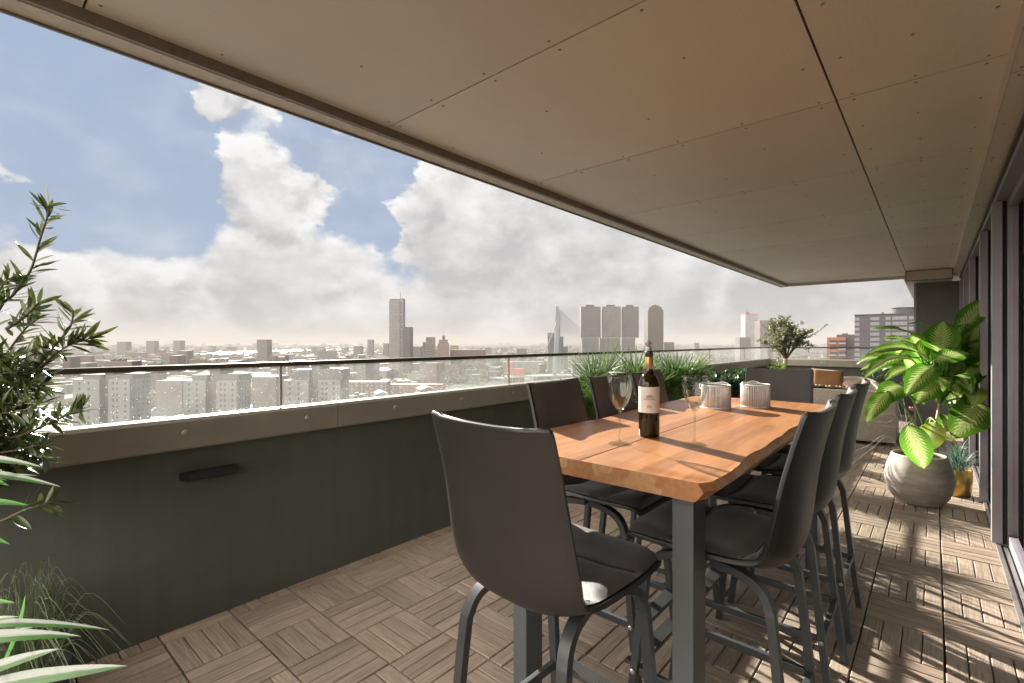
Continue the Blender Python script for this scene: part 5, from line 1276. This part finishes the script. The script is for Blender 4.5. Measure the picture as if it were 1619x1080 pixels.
for i in range(190):
    s = spot(470, 1700, 1.3, 16)
    if not s: continue
    px, d, wp = s; ci = rr.choice((0, 0, 1, 2, 2)); w = rr.uniform(10, 18); l = rr.uniform(22, 60); used.append((wp.x, wp.y, l * .42))
    o = gable(w, l, rr.uniform(7, 17) if rr.random() < .85 else rr.uniform(20, 34), rr.choice((.5, .5, 3))).build(cols[ci][0], [CM[ci], rr.choice(M_RF)])
    o.location = (wp.x, wp.y, GZ + .02); o.rotation_euler = (0, 0, A + rr.choice((.35, .35, 1.92, -.2)) + rr.uniform(-.06, .06))
    tag(o, cols[ci][1], 'building', cols[ci][2] + ' low blocks among the city roofs')
far = MB()
for i in range(5200):
    d = 700 + 9500 * rr.random() ** 1.7; px = rr.uniform(-250, 1560); py = 540 + (H - GZ) * F / d
    if any(inside(px, py, w) for w in WAT): continue
    wp = place(px, d)
    if d < 1500 and any((wp.x - u[0]) ** 2 + (wp.y - u[1]) ** 2 < (18 + u[2]) ** 2 for u in used): continue
    h = rr.uniform(6, 14) if rr.random() < .93 else rr.uniform(18, 48); w = rr.uniform(10, 20) * (1 + d / 6000); l = rr.uniform(20, 60) * (1 + d / 6000)
    Mx = Matrix.Translation((wp.x, wp.y, GZ + .02)) @ Matrix.Rotation(A + rr.choice((.35, 1.92, -.3, .9)), 4, 'Z')
    q = MB().box(-w / 2, w / 2, -l / 2, l / 2, 0, h, rr.randint(0, 2)).box(-w / 2 + .5, w / 2 - .5, -l / 2 + .5, l / 2 - .5, h + .05, h + .8, rr.choice((3, 3, 4, 5, 6)))
    far.add([Mx @ v for v in q.v], q.f[:6], q.mi[0]); far.add([Mx @ v for v in q.v[8:]], [[a - 8 for a in f] for f in q.f[6:]], q.mi[6])
tag(far.build('city_sprawl', CM + M_RF), 'far low roofs of the city fading into haze', kind='stuff')
tv = MB()
for i in range(2600):
    d = 480 + 5200 * rr.random() ** 1.8; px = rr.uniform(-150, 1450); py = 540 + (H - GZ) * F / d
    if any(inside(px, py, w) for w in WAT): continue
    wp = place(px, d)
    if d < 1500 and any((wp.x - u[0]) ** 2 + (wp.y - u[1]) ** 2 < (4 + u[2] * .8) ** 2 for u in used): continue
    for q in range(rr.randint(2, 5)):
        r = rr.uniform(2.5, 5.5) * (1 + d / 5000); n0 = len(tv.v)
        tv.ball((wp.x + rr.gauss(0, 7), wp.y + rr.gauss(0, 7), GZ + r * .9 + 1), r, (1, 1, 1.05), 6)
        for v in tv.v[n0:]: v += Vector((rr.gauss(0, .12), rr.gauss(0, .12), rr.gauss(0, .12))) * r
tag(tv.build('city_trees', mat('tree_mass', (.06, .065, .03), .9, var=.5, vscale=.15, c2=(.13, .115, .05))), 'scattered street trees among the city roofs', kind='stuff')

# ------------------------------------------------------------------ haze, sky, sun
hz = MB().box(-24000, 24000, -24000, 24000, GZ - 1, 107)
m, nt, out = nodes('haze'); pv = N(nt, 'VolumePrincipled'); pv.inputs['Color'].default_value = (.35, .335, .325, 1); pv.inputs['Density'].default_value = HAZE; pv.inputs['Anisotropy'].default_value = .0
L(nt, pv.outputs[0], out.inputs['Volume'])
o = hz.build('haze', m); tag(o, 'pale grey haze over the city', kind='stuff')

w = bpy.data.worlds.new('World'); scene.world = w; w.use_nodes = True; nt = w.node_tree; nt.nodes.clear()
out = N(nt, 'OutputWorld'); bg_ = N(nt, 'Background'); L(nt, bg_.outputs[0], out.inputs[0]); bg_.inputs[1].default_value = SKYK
sky = N(nt, 'TexSky', sky_type='NISHITA'); sky.sun_disc = False; sky.sun_elevation = math.asin(SUN.z); sky.sun_rotation = math.atan2(SUN.x, SUN.y)
sky.air_density = 1.0; sky.dust_density = .05; sky.ozone_density = 1.5
hsv = N(nt, 'HueSaturation', Saturation=SKYSAT, Value=SKYV); L(nt, sky.outputs[0], hsv.inputs['Color'])
blu = N(nt, 'MixRGB'); blu.inputs[0].default_value = .9; L(nt, hsv.outputs[0], blu.inputs[1]); blu.inputs[2].default_value = (1.0, 1.30, 1.82, 1)
tc = N(nt, 'TexCoord'); nrm = tc.outputs['Generated']; sx = N(nt, 'SeparateXYZ'); L(nt, nrm, sx.inputs[0])
def dirn(px, py): return (FW + RT * ((px - 809.5) / F) + UP * ((540 - py) / F)).normalized()
def math_(op, a, b=None, c=None):
    n = N(nt, 'Math', operation=op)
    for i, q in enumerate((a, b, c)):
        if q is None: continue
        if isinstance(q, (int, float)): n.inputs[i].default_value = q
        else: L(nt, q, n.inputs[i])
    return n.outputs[0]
def cloudfield(off):
    mp = N(nt, 'Mapping'); mp.inputs['Location'].default_value = off; mp.inputs['Scale'].default_value = (1, 1, 1.5); L(nt, nrm, mp.inputs[0])
    n1 = N(nt, 'TexNoise', Scale=4.6, Detail=12, Roughness=.60); L(nt, mp.outputs[0], n1.inputs['Vector'])
    wv = N(nt, 'Mapping'); L(nt, nrm, wv.inputs[0])
    # warp the blob coordinates so their rims billow
    n2 = N(nt, 'TexNoise', Scale=11, Detail=7, Roughness=.6); L(nt, mp.outputs[0], n2.inputs['Vector'])
    vs = N(nt, 'VectorMath', operation='SUBTRACT'); L(nt, n2.outputs['Color'], vs.inputs[0]); vs.inputs[1].default_value = (.5, .5, .5)
    vm = N(nt, 'VectorMath', operation='MULTIPLY_ADD'); L(nt, vs.outputs[0], vm.inputs[0]); vm.inputs[1].default_value = (.11, .11, .11)
    va = N(nt, 'VectorMath', operation='ADD'); L(nt, nrm, va.inputs[0]); va.inputs[1].default_value = [q * .5 for q in off]; L(nt, va.outputs[0], vm.inputs[2])
    vn = N(nt, 'VectorMath', operation='NORMALIZE'); L(nt, vm.outputs[0], vn.inputs[0])
    acc = math_('MULTIPLY_ADD', n1.outputs[0], 1.5, -.88)
    for px, py, rad, amp in BLOBS:
        dt = N(nt, 'VectorMath', operation='DOT_PRODUCT'); L(nt, vn.outputs[0], dt.inputs[0]); dt.inputs[1].default_value = dirn(px, py)
        c0 = dirn(px, py).dot(dirn(px + rad, py)); mr = N(nt, 'MapRange', interpolation_type='SMOOTHSTEP'); L(nt, dt.outputs['Value'], mr.inputs[0])
        mr.inputs[1].default_value = c0; mr.inputs[2].default_value = 1 - (1 - c0) * .15; mr.inputs[3].default_value = 0; mr.inputs[4].default_value = amp
        acc = math_('ADD', acc, mr.outputs[0])
    # more cover towards the horizon
    hm = N(nt, 'MapRange', interpolation_type='SMOOTHSTEP'); L(nt, sx.outputs[2], hm.inputs[0]); hm.inputs[1].default_value = .24; hm.inputs[2].default_value = .03; hm.inputs[3].default_value = 0; hm.inputs[4].default_value = .62
    return math_('ADD', acc, hm.outputs[0])
BLOBS = [(345, 145, 60, .5), (400, 165, 45, .3), (308, 238, 32, .30), (430, 285, 100, .70), (515, 305, 60, .3), (575, 215, 70, .3), (30, 270, 60, .55), (720, 345, 130, .5), (880, 380, 170, .5), (440, 410, 120, .4), (560, 400, 60, .25),
         (190, 455, 140, .35), (60, 450, 110, .3), (1050, 430, 260, .6), (1300, 470, 260, .6), (650, 320, 60, .3), (230, 450, 60, .2),
         (130, 150, 200, -.6), (60, 60, 200, -.5), (240, 210, 110, -.45), (250, 320, 90, -.4), (610, 265, 70, -.4), (470, 225, 50, -.4), (400, 215, 50, -.3), (170, 370, 130, -.45), (600, 350, 40, -.3), (530, 250, 45, -.3)]
d0 = cloudfield((0, 0, 0)); d1 = cloudfield(tuple(SUN * .055 + Vector((0, 0, .02))))
mk_ = N(nt, 'MapRange', interpolation_type='SMOOTHSTEP'); L(nt, d0, mk_.inputs[0]); mk_.inputs[1].default_value = -.05; mk_.inputs[2].default_value = .27
df_ = math_('SUBTRACT', d0, d1); sh = N(nt, 'MapRange'); L(nt, df_, sh.inputs[0]); sh.inputs[1].default_value = -.34; sh.inputs[2].default_value = .26
th_ = N(nt, 'MapRange'); L(nt, d0, th_.inputs[0]); th_.inputs[1].default_value = .15; th_.inputs[2].default_value = 1.0; th_.inputs[3].default_value = 0; th_.inputs[4].default_value = .35
shf = math_('SUBTRACT', sh.outputs[0], th_.outputs[0])
cc = N(nt, 'MixRGB'); L(nt, shf, cc.inputs[0])
cc.inputs[1].default_value = col(CLD_D); cc.inputs[2].default_value = col(CLD_L)
clampn = N(nt, 'Clamp'); L(nt, shf, clampn.inputs[0]); L(nt, clampn.outputs[0], cc.inputs[0])
ci_m = N(nt, 'Mapping'); ci_m.inputs['Scale'].default_value = (1.2, 2.6, 4.5); L(nt, nrm, ci_m.inputs[0]); ci_n = N(nt, 'TexNoise', Scale=1.6, Detail=9, Roughness=.6, Distortion=.5); L(nt, ci_m.outputs[0], ci_n.inputs['Vector'])
ci_r = N(nt, 'MapRange', interpolation_type='SMOOTHSTEP'); L(nt, ci_n.outputs[0], ci_r.inputs[0]); ci_r.inputs[1].default_value = .38; ci_r.inputs[2].default_value = .75; ci_r.inputs[3].default_value = .04; ci_r.inputs[4].default_value = .3
mxf = math_('MAXIMUM', mk_.outputs[0], ci_r.outputs[0])
mx = N(nt, 'MixRGB'); L(nt, mxf, mx.inputs[0]); L(nt, blu.outputs[0], mx.inputs[1]); L(nt, cc.outputs[0], mx.inputs[2]); 
# warm bright sky area added behind the camera, out of view, as fill light
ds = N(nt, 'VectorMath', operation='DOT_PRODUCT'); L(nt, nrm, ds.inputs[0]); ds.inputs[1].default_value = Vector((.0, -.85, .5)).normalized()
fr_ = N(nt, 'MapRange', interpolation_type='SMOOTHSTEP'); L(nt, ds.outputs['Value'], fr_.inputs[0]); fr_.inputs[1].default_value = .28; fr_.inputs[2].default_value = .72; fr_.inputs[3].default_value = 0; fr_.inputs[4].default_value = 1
bm2 = N(nt, 'MixRGB'); L(nt, mx.outputs[0], bm2.inputs[1]); L(nt, fr_.outputs[0], bm2.inputs[0]); bm2.inputs[2].default_value = (BACKFILL, BACKFILL * .92, BACKFILL * .82, 1); L(nt, bm2.outputs[0], bg_.inputs[0])

sl = bpy.data.lights.new('sun', 'SUN'); sl.energy = SUNK; sl.angle = R(.5); sl.color = (1, .93, .83); so = bpy.data.objects.new('sun', sl); C.objects.link(so)
so.rotation_euler = SUN.to_track_quat('Z', 'Y').to_euler(); so.location = (0, 0, 60)
cam = bpy.data.cameras.new('camera'); cam.sensor_width = 36; cam.lens = F / 1619 * 36; cam.clip_start = .05; cam.clip_end = 60000
co = bpy.data.objects.new('camera', cam); C.objects.link(co); co.location = CAM; co.rotation_euler = (math.pi / 2, 0, A); scene.camera = co
scene.view_settings.view_transform = 'Standard'; scene.view_settings.look = 'None'; scene.view_settings.exposure = EXPO; scene.view_settings.gamma = 1
scene.render.engine = 'CYCLES'; scene.cycles.max_bounces = 8; scene.cycles.diffuse_bounces = 4; scene.cycles.transparent_max_bounces = 24; scene.cycles.transmission_bounces = 8; scene.cycles.volume_bounces = 0
scene.cycles.sample_clamp_indirect = 6; scene.cycles.caustics_reflective = False; scene.cycles.caustics_refractive = False
